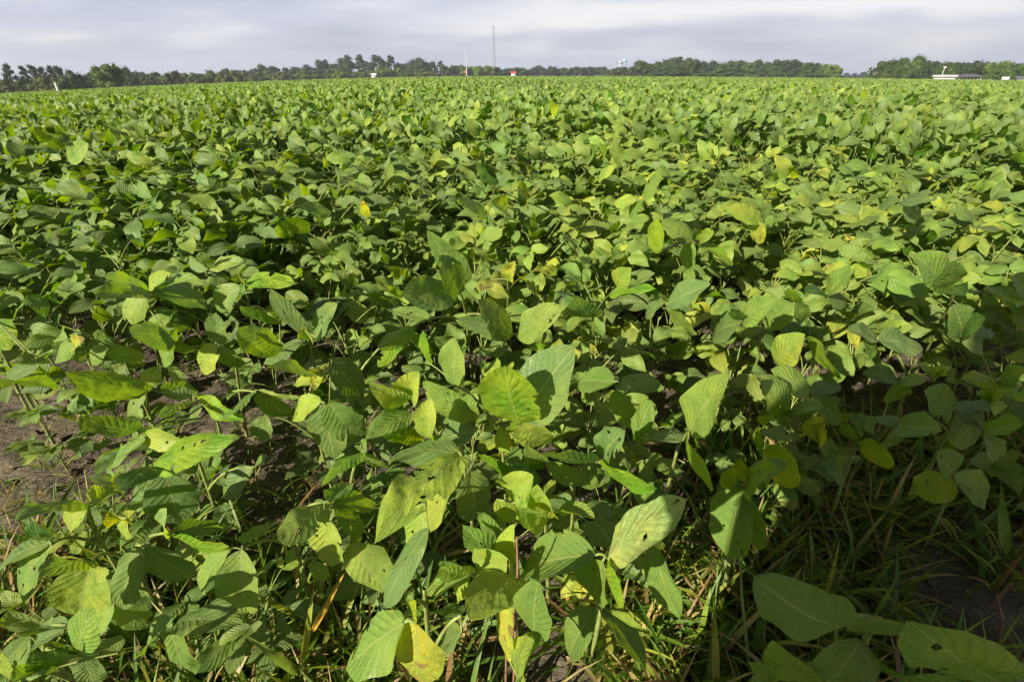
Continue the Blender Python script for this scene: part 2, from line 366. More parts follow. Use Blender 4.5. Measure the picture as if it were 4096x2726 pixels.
# ------------------------------------------------------------------ soybean leaflets
def leaflet(nv=10, nu=6, ratio=.6, fold=.12, arch=.08, wave=.03, sharp=.5, peak=.46, quilt=0.0, twist=0.0, curl=0.0, asym=0.0, seed=0, holes=0, bites=0):
    """unit leaflet: base at the origin, tip at (0,1,0), upper side +Z. returns verts, quads, uv"""
    r = np.random.default_rng(seed)
    t = np.linspace(0, 1, nv + 1); s = np.linspace(-1, 1, nu + 1)
    # outline: rises to a rounded shoulder and narrows to a soft point
    b = (1 / peak - 1) * (.62 + .3 * sharp); a_ = b * peak / (1 - peak)
    w = t ** a_ * (1 - t) ** b; tp = a_ / (a_ + b); w = w / (tp ** a_ * (1 - tp) ** b)
    w = np.clip(w, 0, 1) ** (.80 - .08 * (1 - sharp)); w[0] = .03; w[-1] = .05
    if sharp < .45: w[-2] = max(w[-2], .42)
    T, Sx = np.meshgrid(t, s, indexing='ij')
    ww = w[:, None] * ratio / 2 * (1 + .035 * np.sin(T * 17 + seed) * (np.abs(Sx) > .8))
    x = Sx * ww * np.where(Sx > 0, 1 + asym, 1 - asym)
    z = fold * np.abs(x) * 1.0 + arch * 4 * T * (1 - T)
    z = z - curl * (x / (ratio / 2)) ** 2 * ratio * .5
    ph = r.random() * 6.28
    z = z + wave * Sx ** 2 * np.sin(T * 9 + ph + Sx * 1.2) * w[:, None]
    z = z + wave * .5 * np.sin(T * 5 + ph * 2) * Sx * w[:, None]
    if quilt:
        sv = (T - .62 * (np.abs(Sx) * .5) ** .85) * 8.5; tri = np.abs(sv - np.floor(sv) - .5)
        z = z + quilt * (1 - (tri * 2) ** 2) * w[:, None] * np.minimum(1, np.abs(Sx) * 4)
    fx, fy, f2 = r.uniform(5, 9), r.uniform(7, 12), r.random() * 6
    z = z + wave * .35 * np.sin(Sx * fx * .6 + f2) * np.sin(T * fy + f2 * 2) * w[:, None]
    if nv > 30:
        z = z + (.012 + quilt * 1.6) * (vnoise(T * 13 + seed % 50, Sx * 4 + 20 + seed % 7) - .5) * w[:, None] + .007 * (vnoise(T * 26 + 9, Sx * 9 + 30 + seed % 9) - .5) * w[:, None]
    y = T + .012 * np.sin(Sx * 3 + ph) * T
    if twist:
        an = twist * (T - .2); xc = x * np.cos(an) - z * np.sin(an) * .0; z = z + x * np.sin(an); x = xc
    v = np.stack([x, y, z], -1).reshape(-1, 3)
    uv = np.stack([(Sx + 1) / 2, T], -1).reshape(-1, 2)
    q = grid_quads(nv + 1, nu + 1)[:, ::-1]
    if holes or bites:
        cen = v[q].mean(1); keep = np.ones(len(q), bool)
        for k in range(holes):
            c0 = np.array([r.uniform(-.6, .6) * ratio / 2, r.uniform(.25, .9)]); rad = r.uniform(.015, .035)
            d = np.hypot((cen[:, 0] - c0[0]) * (1 + r.random()), cen[:, 1] - c0[1]); keep &= d > rad
        for k in range(bites):
            tt = r.uniform(.35, .98); sgn = r.choice([-1, 1]); wl = np.interp(tt, t, w) * ratio / 2
            d = np.hypot(cen[:, 0] - sgn * wl, cen[:, 1] - tt); keep &= d > r.uniform(.05, .10) * (1 + .4 * np.sin(cen[:, 1] * 60))
        q = q[keep]
    return v, q, uv
TINT = {'g': (.078, .180, .008), 'd': (.034, .100, .008), 'l': (.180, .280, .020), 'y': (.305, .375, .010), 'Y': (.52, .47, .010),
        'b': (.070, .150, .034), 'p': (.32, .38, .11), 'm': (.125, .230, .010)}
def rand_tint(r, dist=0.0):
    k = r.choice(['g', 'd', 'm', 'l', 'b', 'y', 'Y'], p=[.21, .16, .20, .19, .12, .12, .0])
    return tuple(c * f for c, f in zip(TINT[k], r.uniform(.75, 1.25) * r.uniform(.93, 1.08, 3)))

# shared leaflet meshes for the plants that are not traced
LEAFLETS = []
for k in range(14):
    r = np.random.default_rng(100 + k)
    v, q, uv = leaflet(16, 8, r.uniform(.50, .68), r.uniform(.0, .5), r.uniform(.02, .17), r.uniform(.03, .10), r.uniform(.35, .9), r.uniform(.38, .5), .0025, r.uniform(-.7, .7), r.uniform(-.15, .3), r.uniform(-.08, .08), seed=k, holes=int(r.random() < .3) * 2, bites=int(r.random() < .2))
    LEAFLETS.append(mesh_np('leaflet', v, q, uv, None, (M_LEAF,)))
LOW = [leaflet(6, 4, .56, .2, .09, .05, .6, .45, seed=60 + k) for k in range(4)]

def frame(axis, nrm):
    y = Vector(axis).normalized(); z = Vector(nrm); z = (z - y * z.dot(y))
    z = z.normalized() if z.length > 1e-5 else y.orthogonal().normalized()
    x = y.cross(z)
    return Matrix((x, y, z)).transposed()

# trifoliate leaf: petiole along +Y rising, three leaflets at its end. returns list of (origin, axis, normal, length)
def trifoliate(r, pl, rise, L, sun_l=None):
    node = Vector((0, math.cos(rise), math.sin(rise))) * pl
    out = []
    droop = r.uniform(-.8, .6)
    tilt = r.uniform(-.5, .5)
    for k, (a, s, ext) in enumerate(((0, 1.0, .022), (1.15, .9, .003), (-1.15, .9, .003))):
        a += r.normal(0, .16); el = -droop + r.normal(0, .22)
        ax = Vector((math.sin(a) * math.cos(el), math.cos(a) * math.cos(el), math.sin(el)))
        nz = Vector((r.normal(0, .4) + tilt * (1 if k != 0 else .3), r.normal(0, .35), 1.0))
        if sun_l is not None: nz += sun_l * r.uniform(.2, 1.5)
        base = node + Vector((0, math.cos(rise * .3), math.sin(rise * .3))) * ext
        out.append((base, ax, nz, L * s * r.uniform(.88, 1.1)))
    return node, out
def sun_local(az):                            # the sun as seen by a leaf turned by az about the vertical
    return Matrix.Rotation(-az, 3, 'Z') @ sun_dir

NBIN = 8
TRI = [[] for _ in range(NBIN)]
for k in range(NBIN * 5):
    r = np.random.default_rng(300 + k); a = Acc(); bn = k % NBIN
    node, ls = trifoliate(r, 1.0 * r.uniform(.13, .2), r.uniform(.5, 1.1), r.uniform(.080, .114), sun_local(2 * math.pi * bn / NBIN))
    pv, pq = tube(arc((0, 0, 0), node, .012, 5), [.0024, .002, .002, .0018, .0016, .0014], 5)
    a.add(pv, pq, None, (1, 1, 1), 1)
    for (o, ax, nz, L) in ls:
        v, q, uv = leaflet(10, 6, r.uniform(.48, .68), r.uniform(.0, .35), r.uniform(.02, .17), r.uniform(.03, .08), r.uniform(.35, .9), r.uniform(.38, .5), .002, r.uniform(-.5, .5), r.uniform(-.1, .25), seed=int(r.integers(1e6)))
        F = np.array(frame(ax, nz)); tn = r.uniform(.85, 1.15)
        a.add((v * L) @ F.T + np.array(o), q, uv, (tn, tn, tn), 0)
    TRI[bn].append(a.mesh('leaf', (M_LEAF, M_STEM)))
def tri_for(az, r):
    return TRI[int(round(az / (2 * math.pi) * NBIN)) % NBIN][int(r.integers(5))]

STEMS = []
for k in range(5):
    r = np.random.default_rng(500 + k); pts = [Vector((0, 0, -.02))]
    for i in range(8): pts.append(pts[-1] + Vector((r.normal(0, .006), r.normal(0, .006), .065)))
    v, q = tube(pts, [.0042 - .0003 * i for i in range(9)], 6); a = Acc(); a.add(v, q)
    STEMS.append((a.mesh('stem', (M_STEM,)), pts))

# ------------------------------------------------------------------ the ground
def build_ground():
    n = 300; i = np.arange(-n, n + 1); s = .5 * np.sinh(.0290 * i) 
    X, Y = np.meshgrid(s, s + .7, indexing='ij')
    rr = np.hypot(X, Y)
    Z = ground_z(X, Y) + np.clip(1 - rr / 14, 0, 1) * ((fbm(X * 2.2, Y * 2.2, 5) - .5) * .07 + (fbm(X * 14, Y * 18, 3) - .45) * .022)
    v = np.stack([X, Y, Z], -1).reshape(-1, 3); q = grid_quads(2 * n + 1, 2 * n + 1)[:, ::-1]
    o = link('ground', mesh_np('ground', v, q, None, None, (M_SOIL,)))
    tag(o, kind='structure')
    return s
build_ground()

# ------------------------------------------------------------------ bare patches and headland (places with no soybean plants)
def poly_w(c, pts, z=0.25):
    return [tuple(at_z(*px_(c, x, y), z))[:2] for x, y in pts]
GAPS = [poly_w('F', [(-100, 1050), (120, 1035), (290, 1050), (340, 1110), (260, 1190), (-100, 1210)], .1),
        poly_w('F', [(500, 930), (700, 900), (720, 1100), (560, 1130)], .1),
        poly_w('F', [(1690, 1130), (2500, 1130), (2600, 2300), (1600, 2300)], .25),
        poly_w('F', [(250, 1330), (1700, 1330), (1700, 2300), (0, 2300)], .25),
        poly_w('F', [(640, 545), (900, 515), (905, 575), (690, 600)], .2),
        poly_w('F', [(1640, 440), (1800, 430), (1800, 458), (1650, 470)], .25),
        poly_w('F', [(2190, 560), (2356, 560), (2356, 640), (2190, 645)], .2),
        poly_w('F', [(1310, 900), (1540, 890), (1560, 960), (1350, 985)], .2),
        poly_w('F', [(1940, 950), (2356, 1010), (2356, 1130), (1800, 1100)], .05)]
def inside(x, y, P):
    c = False; j = len(P) - 1
    for i in range(len(P)):
        if (P[i][1] > y) != (P[j][1] > y) and x < (P[j][0] - P[i][0]) * (y - P[i][1]) / (P[j][1] - P[i][1]) + P[i][0]: c = not c
        j = i
    return c
# the headland line: crop grows beyond it
def headland(x):
    return .43 + (.22 if x > .45 else 0)

# ------------------------------------------------------------------ traced foreground plants
# leaflet row: (crop, base x, base y, tip x, tip y, apparent width, tint, options)
# options: f = tip lies farther/lower, n = tip nearer/higher (default n), u = underside towards us, h = holes, e = eaten edge, q = quilted, c = cupped
# each leaf: (node height z, length hint, [rows]); each plant: (label, root (crop,x,y), leaves)
HERO = [
 ('low soybean plant at left with a broad quilted leaf, beside the bare soil', ('A', 700, 520), [
   (.44, .125, [('A', 655, 292, 290, 205, 135, 'l', 'q'), ('A', 610, 322, 256, 262, 75, 'b', 'f'), ('A', 700, 292, 870, 290, 90, 'd', 'f')]),
   (.38, .06, [('A', 655, 262, 690, 180, 85, 'y', 'q'), ('A', 805, 255, 755, 175, 55, 'p', ''), ('A', 640, 300, 560, 400, 55, 'm', 'f')]),
   (.36, .09, [('A', 605, 465, 355, 405, 105, 'b', ''), ('A', 805, 512, 605, 465, 95, 'y', 'f'), ('A', 640, 503, 488, 632, 50, 'g', 'f')])]),
 ('soybean plant at left with one upturned pale leaf spotted by holes, above the bare soil', ('A', 900, 760), [
   (.42, .125, [('A', 668, 618, 1024, 508, 155, 'l', 'uh'), ('A', 668, 622, 535, 728, 115, 'b', 'u'), ('A', 728, 650, 800, 872, 205, 'b', 'f')]),
   (.30, .10, [('A', 1110, 625, 985, 765, 90, 'd', 'f'), ('A', 1120, 620, 1180, 590, 40, 'g', '')])]),
 ('soybean plant behind the bare soil with backlit pale leaf on an upright hairy stalk', ('A', 890, 480), [
   (.46, .105, [('A', 865, 320, 1080, 408, 65, 'l', 'u'), ('A', 848, 332, 715, 412, 40, 'm', 'u'), ('A', 850, 322, 700, 300, 45, 'd', 'f')]),
   (.46, .10, [('A', 1118, 292, 985, 420, 34, 'g', ''), ('A', 1140, 290, 1320, 318, 28, 'p', 'u'), ('A', 1130, 300, 1290, 400, 90, 'g', 'f')])]),
 ('soybean plant left of centre with large dark hanging leaf and yellow cupped one', ('A', 1450, 620), [
   (.48, .12, [('A', 1425, 345, 1470, 585, 165, 'd', 'f'), ('A', 1410, 340, 1290, 400, 90, 'y', 'f'), ('A', 1430, 340, 1560, 430, 120, 'g', 'f')]),
   (.50, .08, [('A', 1440, 170, 1385, 285, 60, 'Y', 'c'), ('A', 1400, 225, 1180, 185, 45, 'y', ''), ('A', 1430, 245, 1300, 255, 60, 'y', 'f')]),
   (.33, .07, [('A', 1165, 395, 1145, 510, 95, 'm', 'f')])]),
 ('soybean plant at the left edge with long leaves reaching over bare soil', ('A', 520, 1080), [
   (.40, .12, [('A', 395, 790, 75, 862, 70, 'm', ''), ('A', 405, 785, 530, 700, 90, 'y', 'f'), ('A', 385, 800, 300, 890, 95, 'y', 'f')]),
   (.36, .095, [('A', 228, 962, 85, 1175, 95, 'g', 'fh'), ('A', 215, 948, 150, 870, 80, 'b', 'u'), ('A', 225, 955, 0, 1055, 80, 'b', 'f')]),
   (.40, .07, [('A', 560, 850, 480, 815, 40, 'Y', 'c'), ('A', 565, 850, 590, 815, 40, 'y', 'c'), ('A', 560, 860, 550, 935, 45, 'y', 'f')])]),
 ('soybean plant at lower left with a big yellow veined leaf above crinkled pale one', ('A', 640, 1150), [
   (.40, .11, [('A', 400, 1045, 350, 1278, 235, 'y', 'fq'), ('A', 385, 1040, 175, 1105, 95, 'b', ''), ('A', 405, 1045, 480, 1075, 40, 'y', '')]),
   (.38, .10, [('A', 640, 970, 855, 1098, 115, 'b', 'f'), ('A', 622, 978, 535, 1242, 125, 'd', 'f'), ('A', 635, 965, 745, 850, 60, 'd', 'f')]),
   (.40, .085, [('A', 750, 915, 1003, 968, 34, 'l', 'u'), ('A', 770, 905, 995, 890, 70, 'd', 'f'), ('A', 745, 915, 732, 805, 28, 'p', 'u')]),
   (.27, .09, [('A', 520, 1225, 645, 1330, 115, 'l', 'fe'), ('A', 500, 1230, 430, 1340, 80, 'm', 'f')])]),
 ('soybean plant at lower left with a shiny wet rounded leaf hanging forward', ('A', 1330, 1130), [
   (.40, .115, [('A', 1065, 985, 1095, 1262, 165, 'l', 'f'), ('A', 1008, 983, 890, 1172, 80, 'l', 'f'), ('A', 1075, 960, 1190, 870, 55, 'g', 'f')]),
   (.46, .10, [('A', 1428, 783, 1243, 962, 150, 'l', 'h'), ('A', 1432, 845, 1455, 1058, 150, 'y', 'fqe'), ('A', 1450, 780, 1550, 690, 70, 'g', 'f')]),
   (.30, .07, [('A', 1395, 1035, 1420, 1120, 85, 'm', 'f')])]),
 ('soybean plant in the bottom left corner with dewy rounded leaves', ('A', 330, 1560), [
   (.46, .10, [('A', 298, 1322, 35, 1253, 62, 'b', ''), ('A', 345, 1430, 415, 1240, 135, 'l', ''), ('A', 292, 1330, 145, 1410, 85, 'b', 'f')]),
   (.44, .08, [('A', 282, 1482, 135, 1432, 130, 'b', ''), ('A', 380, 1450, 425, 1568, 105, 'b', 'f'), ('A', 225, 1500, 60, 1570, 55, 'l', '')]),
   (.34, .09, [('A', 60, 1560, 10, 1440, 60, 'y', ''), ('A', 520, 1440, 400, 1400, 110, 'd', 'f')])]),
 ('low shaded soybean plant near bottom left with one leaf tip glowing yellow-green', ('A', 770, 1500), [
   (.32, .125, [('A', 765, 1315, 1065, 1312, 130, 'd', ''), ('A', 758, 1325, 855, 1525, 85, 'm', 'f'), ('A', 755, 1320, 640, 1440, 60, 'g', 'f')])]),
 ('soybean plant at left with bright yellow folded leaf and two pale partners', ('A', 560, 230), [
   (.50, .10, [('A', 765, 76, 572, 36, 115, 'b', ''), ('A', 770, 85, 720, 180, 60, 'm', 'f'), ('A', 775, 80, 860, 110, 50, 'g', 'f')]),
   (.50, .085, [('A', 482, 92, 628, 152, 85, 'l', 'f'), ('A', 470, 97, 400, 160, 70, 'm', 'f'), ('A', 475, 90, 440, 20, 50, 'g', '')]),
   (.50, .085, [('A', 345, 42, 240, 168, 62, 'l', 'f'), ('A', 325, 90, 372, 60, 60, 'Y', 'c')])]),
 ('soybean plant left of centre with a mottled upright leaf above dark drooping ones', ('A', 960, 300), [
   (.50, .10, [('A', 966, 80, 950, -55, 85, 'b', ''), ('A', 955, 85, 888, 205, 95, 'y', 'f'), ('A', 972, 90, 1066, 175, 75, 'g', 'fq')]),
   (.50, .10, [('A', 1238, 112, 1040, 28, 105, 'l', ''), ('A', 1342, 72, 1160, 172, 60, 'd', 'f')])]),
 ('soybean plant cut by the left edge with a pale wet leaf at its top', ('A', 120, 330), [
   (.52, .10, [('A', -20, -20, 45, 108, 105, 'l', 'u'), ('A', 186, 168, 105, 115, 75, 'b', ''), ('A', 172, 182, 25, 222, 70, 'd', 'f')]),
   (.42, .09, [('A', 40, 240, 250, 262, 75, 'g', 'f'), ('A', 40, 240, -60, 280, 60, 'l', 'u')])]),
 # ---- middle
 ('central soybean plant with a kite-shaped textured leaf before a huge dark leaf', ('B', 830, 690), [
   (.60, .125, [('B', 850, 430, 788, 182, 262, 'l', 'uq'), ('B', 878, 412, 1092, 98, 255, 'b', 'n'), ('B', 870, 425, 965, 525, 150, 'y', 'fq')]),
   (.50, .07, [('B', 800, 458, 768, 552, 88, 'y', 'f'), ('B', 805, 448, 870, 425, 40, 'm', 'u')]),
   (.52, .10, [('B', 575, 265, 572, 55, 125, 'l', ''), ('B', 455, 165, 435, 30, 48, 'l', 'u')])]),
 ('soybean plant left of the kite-shaped leaf, with curled yellow young leaves', ('B', 560, 640), [
   (.53, .11, [('B', 658, 432, 437, 245, 120, 'l', 'h'), ('B', 640, 410, 640, 305, 85, 'l', ''), ('B', 660, 468, 500, 520, 150, 'b', 'fe')]),
   (.54, .09, [('B', 370, 328, 195, 250, 95, 'y', 'c'), ('B', 380, 325, 415, 205, 110, 'y', 'c')]),
   (.53, .095, [('B', 385, 385, 178, 500, 110, 'l', ''), ('B', 400, 395, 440, 455, 40, 'g', 'f')]),
   (.54, .075, [('B', 462, 498, 468, 322, 108, 'y', 'cq')]),
   (.48, .09, [('B', 430, 480, 245, 475, 60, 'l', 'u'), ('B', 430, 490, 290, 510, 60, 'y', 'u')])]),
 ('soybean plant in the centre with a huge wet yellow-green leaf torn at its tip', ('B', 690, 800), [
   (.57, .14, [('B', 598, 572, 222, 955, 215, 'y', 'hqe'), ('B', 600, 578, 460, 900, 100, 'y', 'f'), ('B', 590, 562, 285, 590, 100, 'd', 'f')]),
   (.42, .11, [('B', 635, 640, 655, 855, 165, 'd', 'f'), ('B', 675, 572, 818, 625, 45, 'g', 'u')]),
   (.44, .11, [('B', 440, 780, 388, 1020, 105, 'y', 'f'), ('B', 455, 900, 264, 1236, 105, 'b', 'f')])]),
 ('soybean plant left of centre with two pale leaves hanging over the grass', ('B', 150, 1050), [
   (.45, .10, [('B', 38, 790, 228, 790, 85, 'l', 'f'), ('B', 42, 800, 155, 955, 95, 'd', 'f')]),
   (.40, .11, [('B', 118, 955, 285, 1172, 175, 'l', 'f')]),
   (.50, .10, [('B', 165, 557, -10, 705, 66, 'l', 'u'), ('B', 172, 560, 262, 625, 50, 'm', 'f'), ('B', 172, 552, 182, 500, 30, 'g', '')])]),
 ('soybean plant right of centre with a ragged blue-green leaf on a tall hairy stalk', ('B', 1110, 900), [
   (.56, .10, [('B', 1210, 606, 1458, 718, 62, 'l', 'u'), ('B', 1192, 603, 965, 560, 62, 'b', 'u'), ('B', 1222, 578, 1320, 465, 135, 'b', 'eh')]),
   (.50, .08, [('B', 958, 605, 796, 682, 70, 'g', 'u'), ('B', 965, 603, 890, 530, 80, 'm', ''), ('B', 975, 600, 1170, 700, 90, 'g', 'f')])]),
 ('crumpled bright yellow-green soybean plant in the centre with woolly buds', ('B', 1030, 980), [
   (.50, .085, [('B', 838, 785, 915, 660, 165, 'y', 'cq'), ('B', 990, 830, 935, 700, 120, 'y', 'cq'), ('B', 990, 850, 835, 800, 110, 'y', 'cq')]),
   (.50, .085, [('B', 1000, 835, 1185, 850, 62, 'l', 'cq'), ('B', 755, 765, 900, 875, 105, 'y', 'f')])]),
 ('soybean plant right of centre with a smooth pale sunlit leaf beside a dark dewy one', ('B', 1180, 1250), [
   (.55, .135, [('B', 1240, 1022, 1590, 765, 180, 'p', 'u'), ('B', 1190, 1010, 874, 1080, 205, 'g', 'f'), ('B', 1222, 1036, 1190, 1205, 150, 'm', 'f')]),
   (.53, .09, [('B', 1240, 1035, 1312, 1226, 40, 'l', 'u'), ('B', 1270, 985, 1175, 860, 150, 'd', 'f')]),
   (.40, .11, [('B', 1190, 1245, 1075, 1455, 135, 'g', 'f'), ('B', 1215, 1255, 1415, 1545, 100, 'd', 'f'), ('B', 1225, 1245, 1425, 1360, 62, 'y', 'f')]),
   (.42, .11, [('B', 1445, 970, 1560, 1290, 125, 'g', 'f')])]),
 ('soybean plant at bottom centre with rounded yellow-green leaves above dry stalks', ('B', 900, 1420), [
   (.50, .10, [('B', 835, 1062, 648, 1030, 150, 'y', 'f'), ('B', 842, 1100, 635, 1290, 200, 'y', 'q'), ('B', 922, 1352, 935, 1125, 170, 'm', 'n')]),
   (.46, .09, [('B', 632, 1090, 505, 1060, 85, 'y', ''), ('B', 638, 1092, 440, 1170, 82, 'l', 'f'), ('B', 640, 1100, 580, 1190, 90, 'y', 'qf')]),
   (.42, .09, [('B', 850, 1080, 832, 878, 80, 'y', 'c'), ('B', 760, 985, 606, 878, 120, 'g', ''), ('B', 762, 930, 700, 822, 85, 'g', '')]),
   (.42, .10, [('B', 795, 1445, 825, 1240, 105, 'Y', ''), ('B', 845, 1545, 920, 1385, 110, 'y', ''), ('B', 860, 1575, 955, 1380, 82, 'b', '')])]),
 ('soybean plant at the bottom with a green and a bright yellow leaf side by side', ('B', 420, 1568), [
   (.55, .105, [('B', 352, 1304, 95, 1500, 205, 'm', 'fe'), ('B', 402, 1312, 430, 1575, 205, 'Y', 'f'), ('B', 395, 1298, 400, 1215, 35, 'y', 'u')]),
   (.36, .10, [('B', 600, 1275, 470, 1260, 60, 'd', 'f'), ('B', 600, 1350, 500, 1450, 90, 'd', 'f')])]),
 ('soybean plant behind the kite-shaped leaf, with broad dark-edged blades', ('B', 1290, 420), [
   (.52, .10, [('B', 1292, 255, 1487, 282, 105, 'm', ''), ('B', 1283, 285, 1365, 450, 110, 'm', 'f'), ('B', 1275, 250, 1115, 250, 120, 'g', 'f')]),
   (.50, .10, [('B', 1372, 515, 1435, 330, 115, 'm', ''), ('B', 1365, 518, 1375, 470, 30, 'g', 'u')])]),
 ('soybean plant at left edge of the centre with two broad overlapping dark leaves', ('B', 70, 500), [
   (.50, .11, [('B', 30, 150, 165, 330, 140, 'd', 'f'), ('B', 20, 340, 150, 490, 150, 'g', 'f')]),
   (.52, .10, [('B', 378, 25, 235, 182, 72, 'l', 'u'), ('B', 385, 30, 470, 130, 60, 'g', 'f')])]),
 # ---- right
 ('soybean plant on the right with a tall upright veined leaf on a long pale stalk', ('C', 40, 740), [
   (.58, .13, [('C', 172, 465, 345, 215, 175, 'l', ''), ('C', 145, 508, -15, 490, 75, 'b', 'f'), ('C', 165, 515, 268, 690, 40, 'l', 'u')])]),
 ('soybean plant on the right with a yellow curled bud between rounded leaves', ('C', 640, 620), [
   (.52, .095, [('C', 606, 380, 495, 240, 128, 'l', ''), ('C', 618, 388, 762, 362, 66, 'b', ''), ('C', 602, 395, 474, 402, 45, 'm', 'u')]),
   (.50, .075, [('C', 735, 515, 770, 398, 92, 'Y', 'c'), ('C', 740, 500, 700, 440, 60, 'y', 'c')]),
   (.45, .09, [('C', 490, 468, 664, 512, 68, 'b', ''), ('C', 478, 548, 482, 474, 44, 'l', 'u'), ('C', 492, 560, 660, 690, 150, 'y', 'u')])]),
 ('soybean plant on the right with dewy leaves at the edge of the shade', ('C', 700, 430), [
   (.52, .09, [('C', 702, 306, 532, 195, 105, 'l', ''), ('C', 712, 312, 825, 260, 80, 'b', 'f'), ('C', 718, 318, 835, 430, 90, 'g', 'f')]),
   (.53, .095, [('C', 555, 165, 682, 42, 145, 'y', ''), ('C', 690, 58, 840, 232, 52, 'l', 'u'), ('C', 552, 125, 520, 40, 60, 'g', 'f')])]),
 ('soybean plant on the right with an eaten dark leaf that has one large hole', ('C', 430, 1010), [
   (.50, .12, [('C', 408, 712, 340, 1012, 205, 'g', 'fh'), ('C', 425, 732, 572, 632, 105, 'l', 'e'), ('C', 425, 745, 470, 985, 135, 'g', 'fh')]),
   (.50, .07, [('C', 305, 700, 370, 622, 66, 'y', 'cu'), ('C', 440, 700, 400, 590, 90, 'y', 'u'), ('C', 430, 690, 600, 600, 90, 'l', 'f')])]),
 ('small soybean plant in the shade at right with a pale heart of folded leaves', ('C', 880, 740), [
   (.46, .09, [('C', 915, 538, 1072, 605, 105, 'l', 'u'), ('C', 908, 525, 862, 425, 44, 'b', 'u'), ('C', 875, 552, 748, 615, 74, 'b', 'u')]),
   (.36, .075, [('C', 770, 625, 860, 675, 85, 'b', 'f')])]),
 ('soybean plant with three buds in the shade near the right edge', ('C', 1150, 400), [
   (.50, .085, [('C', 1085, 238, 935, 215, 84, 'b', ''), ('C', 1085, 245, 1065, 335, 90, 'g', 'f'), ('C', 1098, 240, 1212, 250, 66, 'l', '')]),
   (.55, .055, [('C', 1245, 235, 1180, 165, 40, 'p', 'c'), ('C', 1250, 235, 1255, 180, 40, 'y', 'c'), ('C', 1255, 235, 1325, 185, 40, 'p', 'c')]),
   (.50, .11, [('C', 1005, 62, 1195, 95, 118, 'b', 'f'), ('C', 998, 58, 870, 20, 70, 'b', ''), ('C', 1000, 66, 960, 130, 60, 'g', 'f')])]),
 ('broad-leaved soybean plant in the shade at the right edge beside bare grass', ('C', 1300, 560), [
   (.50, .11, [('C', 1332, 386, 1205, 290, 140, 'g', ''), ('C', 1342, 395, 1430, 520, 165, 'd', 'f'), ('C', 1350, 385, 1460, 330, 70, 'b', 'f')]),
   (.50, .105, [('C', 1082, 447, 1285, 465, 128, 'b', ''), ('C', 1075, 448, 985, 405, 66, 'b', 'f'), ('C', 1078, 455, 1040, 540, 70, 'b', 'f')]),
   (.50, .09, [('C', 1468, 465, 1640, 438, 90, 'g', ''), ('C', 1465, 488, 1530, 592, 84, 'b', 'f')])]),
 ('soybean plant at the right edge with dull yellowish leaves and pale curled bud', ('C', 1500, 480), [
   (.54, .09, [('C', 1525, 252, 1372, 240, 78, 'y', 'u'), ('C', 1540, 250, 1655, 195, 84, 'g', ''), ('C', 1540, 258, 1655, 335, 90, 'y', 'u')]),
   (.54, .06, [('C', 1500, 335, 1435, 305, 50, 'l', 'c'), ('C', 1505, 330, 1560, 300, 62, 'l', 'c'), ('C', 1505, 340, 1535, 385, 62, 'y', 'f')]),
   (.56, .10, [('C', 1368, 62, 1462, 112, 80, 'b', 'f'), ('C', 1365, 48, 1285, -8, 70, 'g', ''), ('C', 1375, 45, 1500, 20, 90, 'g', 'f')])]),
 ('soybean plant in deep shade at right with two yellowish rounded leaves over grass', ('C', 1330, 820), [
   (.36, .095, [('C', 1320, 662, 1182, 750, 150, 'y', 'f'), ('C', 1330, 658, 1262, 555, 120, 'g', ''), ('C', 1335, 665, 1478, 770, 135, 'm', 'f')])]),
 ('soybean plant in the shade at bottom right with a broad flat blue-green leaf', ('C', 960, 1500), [
   (.60, .125, [('C', 855, 1325, 457, 1105, 265, 'b', 'n'), ('C', 872, 1300, 1138, 1358, 95, 'b', 'f')]),
   (.56, .11, [('C', 922, 1375, 745, 1575, 220, 'b', 'f')])]),
 ('soybean plant in the bottom right corner with a large dull green leaf', ('C', 1560, 1620), [
   (.62, .14, [('C', 1545, 1568, 1140, 1300, 300, 'g', 'h'), ('C', 1400, 1570, 1030, 1505, 120, 'g', 'f'), ('C', 1560, 1560, 1690, 1480, 120, 'b', 'f')])]),
 ('shaded soybean plant at the bottom right of centre with upright twin leaves', ('C', 620, 1640), [
   (.52, .10, [('C', 700, 1575, 540, 1385, 165, 'm', ''), ('C', 560, 1590, 490, 1480, 85, 'g', ''), ('C', 420, 1600, 500, 1530, 90, 'b', 'f')])]),
 # ---- further back
 ('soybean plant at mid left with a long pale leaf seen from below', ('D', 1100, 1000), [
   (.58, .11, [('D', 1128, 838, 1357, 845, 88, 'l', 'u'), ('D', 1108, 838, 1088, 797, 50, 'y', ''), ('D', 1106, 860, 998, 962, 100, 'g', 'f')]),
   (.52, .10, [('D', 1288, 1030, 1105, 948, 55, 'l', 'u'), ('D', 1292, 1132, 1088, 1062, 105, 'm', '')])]),
 ('soybean plant at mid left with many long narrow leaves fanned like a star', ('D', 660, 1080), [
   (.58, .11, [('D', 678, 890, 443, 905, 78, 'm', ''), ('D', 688, 882, 480, 815, 80, 'm', ''), ('D', 700, 885, 948, 942, 108, 'b', 'f')]),
   (.56, .11, [('D', 668, 900, 575, 1020, 110, 'l', 'f'), ('D', 700, 878, 935, 850, 75, 'm', ''), ('D', 685, 870, 790, 800, 60, 'y', '')]),
   (.52, .10, [('D', 640, 905, 405, 880, 60, 'b', 'f'), ('D', 800, 1112, 598, 1065, 115, 'b', '')])]),
 ('soybean plant at mid left with two blue-green leaves raised in a V', ('D', 1440, 1220), [
   (.60, .11, [('D', 1425, 1082, 1248, 868, 95, 'b', 'h'), ('D', 1450, 1092, 1552, 935, 92, 'b', 'h'), ('D', 1425, 1100, 1400, 1040, 60, 'y', 'c')])]),
 ('soybean plant at mid left with a narrow leaf pair pointing at the bare patch', ('D', 960, 900), [
